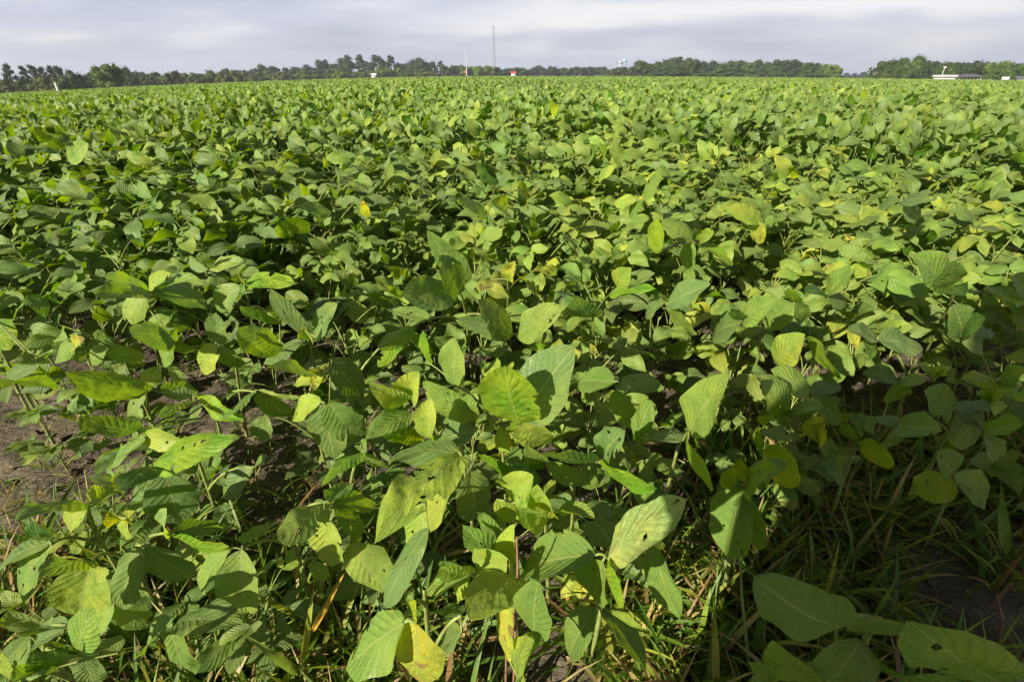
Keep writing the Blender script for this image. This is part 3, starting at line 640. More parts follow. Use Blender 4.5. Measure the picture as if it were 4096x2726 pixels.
   (.58, .09, [('D', 962, 776, 1122, 740, 60, 'l', ''), ('D', 958, 772, 935, 698, 66, 'g', ''), ('D', 955, 780, 870, 720, 50, 'b', 'f')])]),
 ('big soybean plant at the centre with a dark textured leaf above a pale blue-green leaf', ('D', 2180, 1080), [
   (.60, .12, [('D', 2110, 890, 2010, 718, 135, 'd', 'q'), ('D', 2075, 905, 1855, 900, 165, 'b', ''), ('D', 2160, 830, 1968, 600, 115, 'g', 'q')]),
   (.59, .12, [('D', 2356, 1085, 2200, 920, 140, 'd', 'q'), ('D', 2350, 1090, 2100, 1000, 90, 'd', 'f'), ('E', 25, 1078, 235, 955, 150, 'l', 'h')]),
   (.55, .10, [('D', 1905, 1040, 1745, 1145, 88, 'l', 'u'), ('D', 1975, 1010, 1810, 970, 70, 'm', 'f')])]),
 ('soybean plant at the centre with a yellow leaf rimmed in red-brown', ('D', 2330, 960), [
   (.64, .08, [('E', -10, 830, 15, 740, 66, 'Y', 'qc'), ('D', 2265, 830, 2215, 880, 60, 'Y', 'q')])]),
 ('soybean plant right of centre with a half-lit broad leaf and a thin glowing one', ('E', 700, 1080), [
   (.62, .11, [('E', 712, 942, 912, 848, 108, 'b', ''), ('E', 700, 932, 615, 998, 66, 'b', 'f'), ('E', 742, 948, 820, 1070, 66, 'l', 'f')]),
   (.62, .10, [('E', 445, 898, 662, 868, 50, 'l', 'u'), ('E', 490, 870, 548, 770, 108, 'y', ''), ('E', 370, 1000, 295, 900, 130, 'b', 'u')])]),
 ('soybean plant right of centre with two broad sunlit leaves spread flat', ('E', 1140, 1170), [
   (.58, .105, [('E', 1060, 1018, 1220, 915, 112, 'l', ''), ('E', 1050, 1025, 930, 1075, 130, 'd', 'f'), ('E', 1065, 1015, 1010, 970, 50, 'b', 'u')]),
   (.56, .105, [('E', 1295, 940, 1160, 1030, 140, 'l', 'f'), ('E', 1300, 940, 1340, 1020, 80, 'm', 'f'), ('E', 1300, 930, 1290, 870, 70, 'l', 'u')])]),
 ('soybean plant right of centre with a pale spoon-shaped leaf standing upright', ('E', 830, 800), [
   (.62, .10, [('E', 662, 706, 668, 542, 80, 'l', 'u'), ('E', 828, 645, 688, 562, 90, 'm', ''), ('E', 828, 650, 795, 768, 85, 'm', 'f')]),
   (.60, .10, [('E', 850, 650, 1012, 762, 55, 'l', 'u'), ('E', 870, 655, 930, 610, 50, 'y', '')])]),
 ('soybean plant at mid right with a bright yellow drooping leaf', ('E', 1150, 720), [
   (.60, .095, [('E', 1147, 550, 985, 508, 90, 'y', 'q'), ('E', 1150, 560, 1128, 658, 75, 'Y', 'f'), ('E', 1155, 550, 1190, 480, 50, 'b', '')])]),
 ('soybean plant at far right of middle with three broad grey-green leaves', ('E', 1795, 600), [
   (.66, .105, [('E', 1790, 470, 1952, 460, 60, 'b', ''), ('E', 1778, 465, 1688, 492, 50, 'b', 'f'), ('E', 1800, 475, 1868, 552, 76, 'b', 'f')])]),
 ('soybean plant right of centre with a slender upright leaf beside a yellow one', ('E', 600, 570), [
   (.68, .10, [('E', 610, 465, 682, 330, 56, 'l', ''), ('E', 570, 465, 468, 472, 62, 'y', 'f'), ('E', 600, 470, 540, 535, 56, 'g', 'f')])]),
 ('tallest soybean leaf spire rising right of centre in the upper field', ('E', 480, 430), [
   (.76, .12, [('E', 492, 312, 480, 165, 50, 'l', ''), ('E', 425, 290, 432, 210, 32, 'l', 'u'), ('E', 470, 320, 400, 360, 50, 'y', 'f')])]),
 ('soybean plant at mid right with one glossy leaf raised over weedy grass', ('E', 1470, 1000), [
   (.56, .105, [('E', 1448, 892, 1592, 770, 82, 'l', ''), ('E', 1445, 890, 1350, 880, 50, 'b', 'u'), ('E', 1455, 895, 1540, 950, 70, 'b', 'f')])]),
 ('soybean plant near right edge with very broad dark leaves at the shade edge', ('E', 1980, 990), [
   (.60, .125, [('E', 1975, 850, 1850, 710, 135, 'g', ''), ('E', 1990, 858, 2035, 745, 100, 'g', ''), ('E', 1985, 860, 2080, 900, 80, 'b', 'u')]),
   (.58, .11, [('E', 2062, 1085, 2030, 940, 118, 'd', ''), ('E', 2070, 1080, 2180, 1000, 70, 'b', 'u')])]),
 ('soybean plant at the right edge with a dull veined leaf lying flat', ('E', 2280, 1060), [
   (.60, .12, [('E', 2355, 912, 2165, 882, 80, 'y', 'u'), ('E', 2370, 900, 2300, 810, 80, 'b', '')])]),
 ('soybean plant at upper left with two tall pale leaves above the canopy', ('D', 300, 360), [
   (.72, .12, [('D', 285, 228, 172, 130, 62, 'l', 'u'), ('D', 320, 285, 405, 200, 74, 'l', ''), ('D', 280, 240, 170, 245, 30, 'b', '')])]),
 ('soybean plant at mid left with a dark broad leaf bordering the far bare patch', ('D', 1460, 620), [
   (.62, .10, [('D', 1528, 525, 1380, 488, 62, 'b', ''), ('D', 1418, 612, 1312, 552, 84, 'g', 'u'), ('D', 1530, 530, 1490, 570, 40, 'b', 'f')])]),
 ('thin soybean sprig with one yellow leaf standing at the far bare patch', ('D', 1680, 720), [
   (.55, .075, [('D', 1690, 540, 1672, 463, 48, 'Y', 'u'), ('D', 1670, 600, 1640, 585, 40, 'l', ''), ('D', 1660, 605, 1700, 580, 50, 'y', 'f')])]),
 ('soybean plant left of centre with slim blue-grey leaf leaning over the canopy', ('D', 2260, 520), [
   (.72, .10, [('D', 2282, 395, 2192, 290, 50, 'b', 'u'), ('D', 2290, 400, 2356, 350, 40, 'b', ''), ('D', 2240, 540, 2115, 452, 60, 'l', '')])]),
 ('soybean plant left of the far bare patch with a large pale curved leaf', ('D', 2320, 610), [
   (.64, .10, [('D', 2330, 500, 2260, 470, 95, 'y', 'c'), ('D', 2310, 625, 2210, 625, 75, 'l', 'f')])]),
]

def sol(base, px, py, L, far):
    d = ray(px, py); b = base - EYE; k = d.dot(b); disc = k * k - (b.length_squared - L * L)
    if disc < 0: return EYE + d * k, True
    s = math.sqrt(disc); return EYE + d * (k + s if far else k - s), False

HERO_XY = []; HERO_Z = []
plants = []
rs = np.random.default_rng(4242)
gcount = 0
for (label, root, leaves) in HERO:
    rootp = at_z(*px_(*root), 0.02); rootp.z = float(ground_z(rootp.x, rootp.y))
    pl = bpy.data.objects.new('soybean_plant', None); pl.empty_display_size = .1; C.objects.link(pl); pl.location = rootp
    tag(pl, label, 'soybean plant')
    nodes_ = []
    for (z, L, rows) in leaves:
        c, bx, by = rows[0][:3]
        nodes_.append(at_z(*px_(c, bx, by), z))
    top = sum(nodes_, Vector()) / len(nodes_); zt = max(n.z for n in nodes_)
    rp = Vector((rootp.x * .6 + top.x * .4, rootp.y * .6 + top.y * .4, rootp.z)); pl.location = rp
    tip = Vector((rp.x * .45 + top.x * .55, rp.y * .45 + top.y * .55, zt * .82))
    sv, sq = tube([rp + Vector((0, 0, -.02))] + arc(rp + Vector((0, 0, .02)), tip, .0, 5)[1:], [.005, .0046, .004, .0034, .003, .0024], 8)
    a = Acc(); a.add(sv - np.array(rp), sq); link('stem', a.mesh('stem', (M_STEM,)), pl)
    HERO_XY.append((rp.x, rp.y))
    for li, (z, L, rows) in enumerate(leaves):
        nd = nodes_[li]; frac = min(.97, max(.35, (nd.z - .05) / (tip.z + .001) * .82)); st = rp.lerp(tip, frac)
        a = Acc(); v, q = tube(arc(st, nd, .02, 7), [.0034, .0030, .0027, .0026, .0025, .0024, .0023, .0022], 7); a.add(v - np.array(nd), q)
        # short petiolules to each leaflet base
        bases = []
        for row in rows:
            c, bx, by = row[:3]; b = at_z(*px_(c, bx, by), z)
            if (b - nd).length > .05: pass
            bases.append(b)
            if (b - nd).length > .002:
                v, q = tube(arc(nd, b, .004, 3), .0014, 5); a.add(v - np.array(nd), q)
        leaf = link('leaf', a.mesh('petiole', (M_STEM,)), pl); leaf.location = nd - rp
        for row, b in zip(rows, bases):
            c, bx, by, tx, ty, wpx, tk, opt = row
            sc = CROP[c][2]
            L2 = L * rs.uniform(.94, 1.04)
            # length from the picture, held to a real leaf's size
            dpx = math.hypot((tx - bx) * sc, (ty - by) * sc); dist = (b - EYE).length
            app = dpx / FPX * dist
            if app > L2 * .97: L2 = min(app * 1.04, .17)
            if app < L2 * .45: L2 = max(app / .45, .045)
            tp, miss = sol(b, *px_(c, tx, ty), L2, 'f' in opt)
            if tp.z < .03:
                tp, miss = sol(b, *px_(c, tx, ty), L2, False)
            ax = tp - b; Lr = ax.length
            mid = b.lerp(tp, .5); dm = (mid - EYE).length; mp = project(*mid); 
            wapp = .95 * wpx * sc / FPX * ((mid - EYE).dot(FW)) 
            view = (EYE - mid).normalized(); y = ax.normalized(); vp = (view - y * view.dot(y)).normalized(); side = y.cross(vp)
            wr = min(Lr * .62, max(wapp / .82, Lr * .40)); cosv = wapp / wr
            if cosv > .97: wr = wapp / .97; cosv = .97
            cosv = max(.18, cosv)
            wr = min(wr, Lr * 1.05)
            sn = math.sqrt(1 - cosv * cosv)
            n1 = vp * cosv + side * sn; n2 = vp * cosv - side * sn
            under = 'u' in opt
            # of the two tilts that give this width choose the one that looks up (or down, when its underside shows)
            n = max((n1, n2), key=lambda k: (.35 * k.z + k.dot(sun_dir)) if tk != 'd' else k.z)
            if under: n = -min((n1, n2), key=lambda k: -k.dot(sun_dir))
            if 'u' not in opt and n.dot(view) < 0: n = -n
            v, q, uv = leaflet(40, 20, wr / Lr, .32 if 'c' in opt else rs.uniform(.0, .30), rs.uniform(.02, .08) * (-1 if under else 1), rs.uniform(.012, .04) * (1.5 if 'c' in opt else 1),
                               rs.uniform(.35, .85), rs.uniform(.42, .50), .007 if 'q' in opt else .0015, rs.uniform(-.25, .25), -.35 if 'c' in opt else rs.uniform(-.14, .30), rs.uniform(-.06, .06),
                               seed=gcount + 1000, holes=4 if 'h' in opt else (2 if rs.random() < .3 else 0), bites=2 if 'e' in opt else (1 if rs.random() < .16 else 0))
            tv = np.array(TINT[tk]) * rs.uniform(1.0, 1.28) * rs.uniform(.95, 1.05, 3)
            me = mesh_np('leaflet', v * Lr, q, uv, None, (M_LEAF,))
            o = link('leaflet', me, leaf, tv); gcount += 1
            o.matrix_basis = Matrix.Translation(b - nd) @ frame(ax, n).to_4x4()
            HERO_Z.append((mid.x, mid.y, mid.z))
HZ = np.array(HERO_Z)

# ------------------------------------------------------------------ the other plants near the camera
def canopy(x, y):
    d = np.hypot(x, y)
    return np.interp(d, [0, .6, 1.0, 1.6, 2.6, 4, 8, 20, 60], [.36, .40, .47, .55, .64, .70, .73, .75, .76]) + (fbm(x * .8 + 3, y * .8, 3) - .45) * .16 * np.clip(d / 2, .3, 1)

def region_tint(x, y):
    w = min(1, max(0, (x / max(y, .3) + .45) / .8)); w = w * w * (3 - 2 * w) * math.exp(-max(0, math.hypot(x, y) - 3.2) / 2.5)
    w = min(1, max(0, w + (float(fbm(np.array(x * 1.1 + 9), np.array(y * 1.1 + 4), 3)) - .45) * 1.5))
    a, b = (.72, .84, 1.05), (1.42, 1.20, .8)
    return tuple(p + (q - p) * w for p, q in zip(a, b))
def make_proto(idx):
    """one plant: stem and leaves; returned as Empty with children"""
    r = np.random.default_rng(700 + idx)
    p = bpy.data.objects.new('soybean_plant', None); p.empty_display_size = .1; C.objects.link(p)
    sm, pts = STEMS[idx % 5]
    link('stem', sm, p)
    n = int(r.integers(15, 20)); a0 = r.random() * 6.28
    for k in range(n):
        i = 1.6 + k * 6.6 / n; j = min(int(i), 7); base = pts[j].lerp(pts[min(j + 1, 8)], i - j)
        az = a0 + k * 2.4 + r.normal(0, .3)
        o = link('leaf', tri_for(az, r), p, rand_tint(r)); o.location = base
        o.rotation_euler = (r.normal(0, .15) + (.15 if k < n * .5 else -.1), r.normal(0, .15), az)
        s = r.uniform(.8, 1.15) * (1 - .28 * (k >= n - 2)); o.scale = (s, s, s)
    return p
def copy_plant(p, loc, rz, sc, r, g=None):
    c = p.copy(); C.objects.link(c); c.location = loc; c.rotation_euler = (0, 0, rz); c.scale = sc
    for ch in p.children:
        d = ch.copy(); C.objects.link(d); d.parent = c
        if d.name.startswith('leaf'):
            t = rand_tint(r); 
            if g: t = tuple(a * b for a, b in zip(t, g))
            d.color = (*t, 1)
    return c
def make_near(idx, r, rt):
    """a nearer plant: every leaf has its three leaflets as sub-parts"""
    p = bpy.data.objects.new('soybean_plant', None); p.empty_display_size = .1; C.objects.link(p)
    sm, pts = STEMS[idx % 5]; link('stem', sm, p)
    n = int(r.integers(10, 14)); a0 = r.random() * 6.28
    for k in range(n):
        i = 1.6 + k * 6.6 / n; j = min(int(i), 7); base = pts[j].lerp(pts[min(j + 1, 8)], i - j)
        pet = PETS[int(r.integers(len(PETS)))]
        lf = link('leaf', pet[0], p); lf.location = base
        az = a0 + k * 2.4 + r.normal(0, .3); lf.rotation_euler = (r.normal(0, .15), r.normal(0, .15), az)
        s = r.uniform(.8, 1.1); lf.scale = (s, s, s); t = tuple(a * b for a, b in zip(rand_tint(r), rt))
        node, ls = pet[1], trifoliate(r, pet[2], pet[3], r.uniform(.09, .122), sun_local(az))[1]
        for (o_, ax, nz, L) in ls:
            o = link('leaflet', LEAFLETS[int(r.integers(len(LEAFLETS)))], lf, tuple(c * r.uniform(.9, 1.1) for c in t))
            o.matrix_basis = Matrix.Translation(o_) @ frame(ax, nz).to_4x4() @ Matrix.Scale(L, 4)
    return p
PETS = []
for k in range(6):
    r = np.random.default_rng(900 + k); pl_, rise = r.uniform(.1, .17), r.uniform(.45, 1.1)
    node = Vector((0, math.cos(rise), math.sin(rise))) * pl_; a = Acc()
    v, q = tube(arc((0, 0, 0), node, .01, 5), [.0025, .0022, .002, .0019, .0018, .0016], 6); a.add(v, q)
    end = node + Vector((0, math.cos(rise * .3), math.sin(rise * .3))) * .022
    v, q = tube([node, end], .0013, 5); a.add(v, q)
    PETS.append((a.mesh('petiole', (M_STEM,)), node, pl_, rise))

def in_view(x, y, m=0.0, z=.5):
    if y < -.1: return False
    p = project(x, y, z)
    return p is not None and -250 - m < p[0] < 4346 + m and p[1] < 3100 + m
protos = [make_proto(k) for k in range(18)]
cand = []
r = np.random.default_rng(5)
step = .205
for i in range(-40, 41):
    for j in range(0, 34):
        # rows run across the view and slightly away to the right
        x = i * step + (j % 2) * step / 2 + r.normal(0, .045); y = .25 + j * step + r.normal(0, .05) + .10 * x
        if y < headland(x) or not in_view(x, y): continue
        if any(inside(x, y, P) for P in GAPS): continue
        cand.append((math.hypot(x, y), x, y))
cand.sort()
NP = 300 - len(HERO)
used = cand[:NP]; RMAX = used[-1][0]
NEARLAB = [
 'bushy low soybean plant filling the sunlit near canopy between larger-leaved ones',]
nproto = 0
for n, (d, x, y) in enumerate(used):
    hgt = float(canopy(x, y)); gz = float(ground_z(x, y))
    # stay below the traced leaves
    if len(HZ):
        dd = np.hypot(HZ[:, 0] - x, HZ[:, 1] - y); close = HZ[dd < .20]
        if len(close): hgt = min(hgt, close[:, 2].min() - .10)
    hgt = max(.20, hgt)
    sc = hgt / .62; sxy = min(1.1, max(.62, sc * 1.0))
    if d < 1.75:
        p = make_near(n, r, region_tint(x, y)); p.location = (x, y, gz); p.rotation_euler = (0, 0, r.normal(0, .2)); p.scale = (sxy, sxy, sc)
        side = 'left' if x < -.35 * y else 'right' if x > .35 * y else 'middle'
        tag(p, 'short leafy soybean plant tucked low under taller ones, near %s' % side, 'soybean plant', 'short soybean plants in the near %s' % side)
    else:
        k = int(r.integers(18)); yel = 1.0
        g = None
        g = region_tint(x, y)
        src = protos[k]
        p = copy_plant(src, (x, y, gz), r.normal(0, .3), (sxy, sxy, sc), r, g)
        side = 'left' if x < -.35 * y else 'right' if x > .35 * y else 'central'
        far = 'second stretch' if d < 2.8 else 'third stretch'
        tag(p, 'green soybean plant crowded among its like, %s part of the %s' % (side, far), 'soybean plant', 'soybean plants crowded in the %s part, %s' % (side, far))
for p in protos:
    for ch in list(p.children): bpy.data.objects.remove(ch)
    bpy.data.objects.remove(p)

# ------------------------------------------------------------------ the rest of the crop: one mass of leaves
def instances(proto, M, loc, scale, tint):
    v, q, uv = proto; n = len(loc)
    V = np.einsum('nij,vj->nvi', M, v) * scale[:, None, None] + loc[:, None, :]
    Q = q[None] + (np.arange(n) * len(v))[:, None, None]
    T = np.repeat(tint, len(v), 0)
    return V.reshape(-1, 3), Q.reshape(-1, 4), np.tile(uv, (n, 1)), T
def frames_np(ax, nz):
    y = ax / np.linalg.norm(ax, axis=1)[:, None]; z = nz - y * (nz * y).sum(1)[:, None]; z /= np.linalg.norm(z, axis=1)[:, None]
    x = np.cross(y, z); return np.stack([x, y, z], -1)
TK = np.array([TINT[k] for k in 'gdmlbyY']); TP = [.26, .15, .22, .18, .10, .09, .0]
def scatter(x, y, r, depth, size, proto, lift=.0):
    n = len(x); z = canopy(x, y) + ground_z(x, y) - depth * r.random(n) ** 1.6 + lift
    az = r.random(n) * 6.283; el = r.normal(.2, .6, n)
    ax = np.stack([np.cos(az) * np.cos(el), np.sin(az) * np.cos(el), np.sin(el)], 1)
    nz = np.stack([r.normal(-.45, .6, n), r.normal(-.5, .6, n), np.ones(n)], 1)
    t = TK[r.choice(7, n, p=TP)] * r.uniform(.72, 1.25, n)[:, None] * r.uniform(.94, 1.06, (n, 3))
    f = fbm(x * .25 + 9, y * .25 + 4, 3)
    t = t * np.clip(.78 + (f - .3) * 1.1, .7, 1.35)[:, None] ** np.array([1.3, 1.0, .7])
    return instances(proto, frames_np(ax, nz), np.stack([x, y, z], 1), size * r.uniform(.75, 1.2, n), t)
FIELD_END = lambda az: np.interp(az, [-1.2, -.85, -.62, -.35, 0, .6, 1.2], [105, 110, 150, 220, 250, 240, 210])
def ring(r0, r1, dens, r, spread=.95):
    A = spread * (r1 * r1 - r0 * r0); n = int(A * dens)
    rad = np.sqrt(r.random(n) * (r1 * r1 - r0 * r0) + r0 * r0); az = r.uniform(-spread, spread, n)
    return rad * np.sin(az), rad * np.cos(az)
Vs, Qs, Us, Ts = [], [], [], []; off = 0
def push(t):
    global off
    v, q, u, tt = t; Vs.append(v); Qs.append(q + off); Us.append(u); Ts.append(tt); off += len(v)
r = np.random.default_rng(77)
MED = leaflet(4, 2, .58, .25, .10, .05, .6, .45, seed=3)
SML = leaflet(2, 2, .62, .30, .12, .0, .6, .45, seed=3)
usedxy = np.array([(u[1], u[2]) for u in used])
x, y = ring(RMAX - .5, 7.5, 620, r, 1.12)
# leave the individual plants their own ground
keep = np.ones(len(x), bool)
for i in range(0, len(x), 4000):
    dd = np.hypot(x[i:i + 4000, None] - usedxy[None, :, 0], y[i:i + 4000, None] - usedxy[None, :, 1]).min(1); keep[i:i + 4000] = dd > .17
keep &= np.array([not any(inside(a, b, P) for P in GAPS) for a, b in zip(x, y)])
x, y = x[keep], y[keep]
for k in range(4): push(scatter(x[k::4], y[k::4], r, .32, .105, LOW[k]))
x, y = ring(7.5, 20, 330, r, 1.0); push(scatter(x, y, r, .22, .118, MED))
x, y = ring(20, 48, 110, r, .98); push(scatter(x, y, r, .16, .13, SML))
x, y = ring(48, 110, 22, r, .95); push(scatter(x, y, r, .10, .20, SML))
# near sides, outside the picture but throwing their shade into it
x = r.uniform(-3.8, 3.8, 5500); y = r.uniform(.55, 3.2, 5500)
k = np.array([not in_view(a, b, 150) for a, b in zip(x, y)]) & ((x > 0) | (y > 1.3)) & (np.hypot(x, y) < RMAX + .2)
x, y = x[k], y[k]
for kk in range(2): push(scatter(x[kk::2], y[kk::2], r, .35, .095, LOW[kk]))
nleaf = off
# petioles of the near mass: thin green stalks below its leaves
x, y = ring(RMAX - .4, 7.0, 60, r, 1.0)
k = np.array([not any(inside(a, b, P) for P in GAPS) for a, b in zip(x, y)]); x, y = x[k], y[k]
for a_, b_ in zip(x, y):
    z0 = float(ground_z(a_, b_)); h = float(canopy(a_, b_)) * .95
    v, q = tube([(a_, b_, z0), (a_ + .02, b_ + .01, z0 + h * .5), (a_ + r.normal(0, .05), b_ + r.normal(0, .05), z0 + h)], .0035, 3)
    push((v, q, np.zeros((len(v), 2)), np.tile([(.14, .2, .05)], (len(v), 1))))
# lower storey of shaded leaves as a rough closed mat, and the far crop that merges into a surface
def mat_sheet(r0, r1, nr, na, lower, amp, fscale, sp, Z=None):
    rr = r0 * (r1 / r0) ** np.linspace(0, 1, nr); aa = np.linspace(-sp, sp, na)
    RR, AA = np.meshgrid(rr, aa, indexing='ij')
    E = FIELD_END(AA); RR = np.minimum(RR, E) if r1 > 90 else RR
    X = RR * np.sin(AA); Y = RR * np.cos(AA)
    Zz = canopy(X, Y) + ground_z(X, Y) - lower + amp * (r.random(X.shape) - .5) * 2
    v = np.stack([X, Y, Zz], -1).reshape(-1, 3); q = grid_quads(nr, na)
    t = TK[r.choice(7, len(v), p=TP)] * r.uniform(.7, 1.2, len(v))[:, None]
    return v, q, np.zeros((len(v), 2)) + .3, t
push(mat_sheet(7.0, 48, 150, 420, .24, .05, 1, 1.05))
push(mat_sheet(46, 260, 150, 1400, .05, .10, 1, 1.0))
fld = link('soybean_field', mesh_np('soybean_field', np.concatenate(Vs), np.concatenate(Qs), np.concatenate(Us), np.concatenate(Ts), (M_LEAF_FAR,)))
tag(fld, 'dense mass of soybean leaves stretching back to the tree line', 'soybean crop', kind='stuff')

# ------------------------------------------------------------------ grass, weeds and litter
def blade(L, w, bend, az, lean, n=5, base=(0, 0, 0), roll=0.0, prof=0):
    t = np.linspace(0, 1, n + 1)
    el = np.pi / 2 - lean - bend * t; dx = np.concatenate([[0], np.cumsum(np.cos(el[:-1]) * L / n)]); dz = np.concatenate([[0], np.cumsum(np.sin(el[:-1]) * L / n)])
    ww = w / 2 * (np.clip(np.sin(np.pi * (t * .86 + .14)) ** .7, 0, 1) if prof else (1 - t ** 1.8) ** .8); ww[-1] = w * .03
    c, s = math.cos(az), math.sin(az); px, py = -s, c
    cr, sr = math.cos(roll), math.sin(roll)
    pts = []
    for k in range(n + 1):
        for sg in (-1, 0, 1):
            up = (abs(sg) * .25) * ww[k]
            pts.append((base[0] + dx[k] * c + px * sg * ww[k] * cr, base[1] + dx[k] * s + py * sg * ww[k] * cr, base[2] + dz[k] + up + sg * ww[k] * sr))
    uv = np.array([((sg + 1) / 2, tt) for tt in t for sg in (-1, 0, 1)])
    return np.array(pts), grid_quads(n + 1, 3)[:, ::-1], uv
GT = [(.085, .175, .015), (.12, .21, .02), (.17, .25, .025), (.26, .29, .035), (.42, .33, .12), (.28, .165, .07)]
def grass_patch(name, n, xr, yr, cond, Lr, wr, label, seed, flat=.5, tp=(.25, .23, .17, .12, .13, .10)):
    r = np.random.default_rng(seed); a = Acc(); k = 0; tries = 0
    while k < n and tries < n * 12:
        tries += 1
        x, y = r.uniform(*xr), r.uniform(*yr)
        if not cond(x, y) : continue
        if float(fbm(np.array(x * 3.1 + 1), np.array(y * 3.1), 2)) < r.uniform(.22, .46): continue
        nb = int(r.integers(3, 8)); k += nb; gz = float(ground_z(x, y)) + .0
        t0 = GT[r.choice(6, p=tp)]
        for b in range(nb):
            v, q, uv = blade(r.uniform(*Lr), r.uniform(*wr), r.uniform(.2, 1.7), r.random() * 6.28, r.uniform(0, 1.1) * (1 + flat), 5, (x + r.normal(0, .012), y + r.normal(0, .012), gz - .004 + r.uniform(0, .05) * flat), r.normal(0, .5), r.random() < .5)
            t = t0 if r.random() < .65 else GT[r.choice(6, p=tp)]
            v[:, 2] = np.maximum(v[:, 2], gz + .002 + .01 * r.random())
            a.add(v, q, uv, np.array(t) * r.uniform(.8, 1.2))
    o = link(name, a.mesh(name, (M_GRASS,))); tag(o, label, 'grass', kind='stuff'); return o
def c_head(x, y):
    if y > headland(x) + (.35 if x < .3 else .62): return False
    p = project(x, y, .05)
    return p is None or -900 < p[0] < 5000
grass_patch('grass', 15000, (-1.2, 1.9), (-.05, 1.15), c_head, (.07, .23), (.0045, .013), 'low tangled grass growing along the near edge of the field', 21)
grass_patch('weeds', 1500, (-2.2, 3.2), (.3, 4.2), lambda x, y: any(inside(x, y, P) for P in GAPS[2:]), (.05, .14), (.002, .005), 'yellowish thin grass in the thin patches of the crop', 22, .4, (.1, .15, .2, .25, .2, .1))
grass_patch('sparse_grass', 420, (-1.8, .2), (.3, 1.4), lambda x, y: inside(x, y, GAPS[0]) or inside(x, y, GAPS[1]), (.03, .09), (.002, .004), 'sparse small grass blades scattered on the bare soil at left', 23, .5, (.15, .2, .2, .2, .15, .1))
grass_patch('understorey_grass', 3000, (-3, 3), (.5, 4), lambda x, y: in_view(x, y), (.05, .16), (.003, .006), 'thin grass blades growing up between the soybean stems', 24, .2, (.2, .3, .25, .15, .07, .03))

def clods():
    r = np.random.default_rng(51); a = Acc(); n = 0
    while n < 1500:
        x, y = r.uniform(-2.2, 2.0), r.uniform(.15, 2.6); n += 1
        s_ = .004 + .014 * r.random() ** 3; th = np.linspace(0, np.pi, 5); ph = np.linspace(0, 2 * np.pi, 8); TH, PH = np.meshgrid(th, ph, indexing='ij')
        rr = s_ * (1 + .3 * np.sin(PH * 2 + n) * np.sin(TH * 2 + n * 1.7)); gz = float(ground_z(x, y)) + float((fbm(np.array(x * 2.2), np.array(y * 2.2), 5) - .5) * .07)
        a.add(np.stack([x + rr * np.sin(TH) * np.cos(PH), y + rr * np.sin(TH) * np.sin(PH) * r.uniform(.7, 1.3), gz + s_ * .3 + rr * .7 * np.cos(TH)], -1).reshape(-1, 3), grid_quads(5, 8))
    o = link('soil_clods', a.mesh('soil_clods', (M_SOIL,), False)); tag(o, 'small crumbs and clods of dry earth on the bare soil', 'soil clods', kind='stuff')
clods()
def litter():
    r = np.random.default_rng(31); a = Acc()
    for k in range(5200):
        x, y = r.uniform(-1.6, 1.5), r.uniform(.1, 2.2); s = r.uniform(.004, .02)
        gz = float(ground_z(x, y)) + .008
        v, q, uv = leaflet(3, 2, r.uniform(.15, .6), .5, r.uniform(.1, .5), .1, seed=k)
        F = np.array(frame(Vector((r.normal(), r.normal(), r.normal(0, .25))), Vector((r.normal(0, .4), r.normal(0, .4), 1))))
        c = [(.30, .19, .09), (.20, .12, .06), (.40, .30, .16), (.45, .24, .05)][int(r.integers(4))]
        a.add((v * s) @ F.T + np.array((x, y, gz + float((fbm(np.array(x * 2.2), np.array(y * 2.2), 5) - .5) * .07))), q, uv, c)
    o = link('leaf_litter', a.mesh('leaf_litter', (M_GRASS,))); tag(o, 'small dry brown bits of leaf scattered over the soil', 'leaf litter', kind='stuff')
litter()

# countable stalks and blades that stand out at the front
def stalk(label, c, pts, zs, rad, mat, cat='dry stalk', name='dry_stalk'):
    P = [at_z(*px_(c, x, y), z) for (x, y), z in zip(pts, zs)]
    base = P[0].copy(); v, q = tube(P, [rad * (1 - .5 * i / (len(P) - 1)) for i in range(len(P))], 6)
    a = Acc(); a.add(v - np.array(base), q); o = link(name, a.mesh(name, (mat,))); o.location = base; tag(o, label, cat); return o
stalk('brownish dry grass stalk at bottom centre, left one of a close pair', 'B', [(790, 1640), (795, 1568), (800, 1350), (803, 1100), (805, 1030)], [.12, .2, .38, .5, .53], .0022, M_STALK)
stalk('grey-brown dry grass stalk at bottom centre, taller one of a close pair', 'B', [(828, 1640), (830, 1568), (838, 1300), (848, 1050), (842, 930)], [.12, .2, .42, .54, .58], .0024, M_STALK)
M_GST = simple('green_grass_stalk', (.16, .22, .05), .5, nscale=30, ncol=(.22, .26, .07))
stalk('upright green grass stalk in the shade right of centre at the bottom', 'C', [(450, 1600), (425, 1400), (405, 1200), (394, 1000)], [.02, .12, .2, .3], .0035, M_GST, 'grass stalk', 'grass_stalk')
stalk('thinner pale grass stalk just right of the upright green one', 'C', [(482, 1600), (500, 1400), (512, 1200)], [.02, .1, .18], .003, M_GST, 'grass stalk', 'grass_stalk')
stalk('dark dry stick leaning in the grass near the bottom right corner', 'C', [(1510, 1600), (1530, 1420), (1552, 1290), (1525, 1180)], [.02, .09, .16, .2], .003, M_STALK, 'dry stick', 'dry_stick')
stalk('long pale grass stalk slanting at the right edge', 'C', [(1480, 520), (1560, 400), (1650, 250)], [.40, .48, .58], .003, M_GST, 'grass stalk', 'grass_stalk')
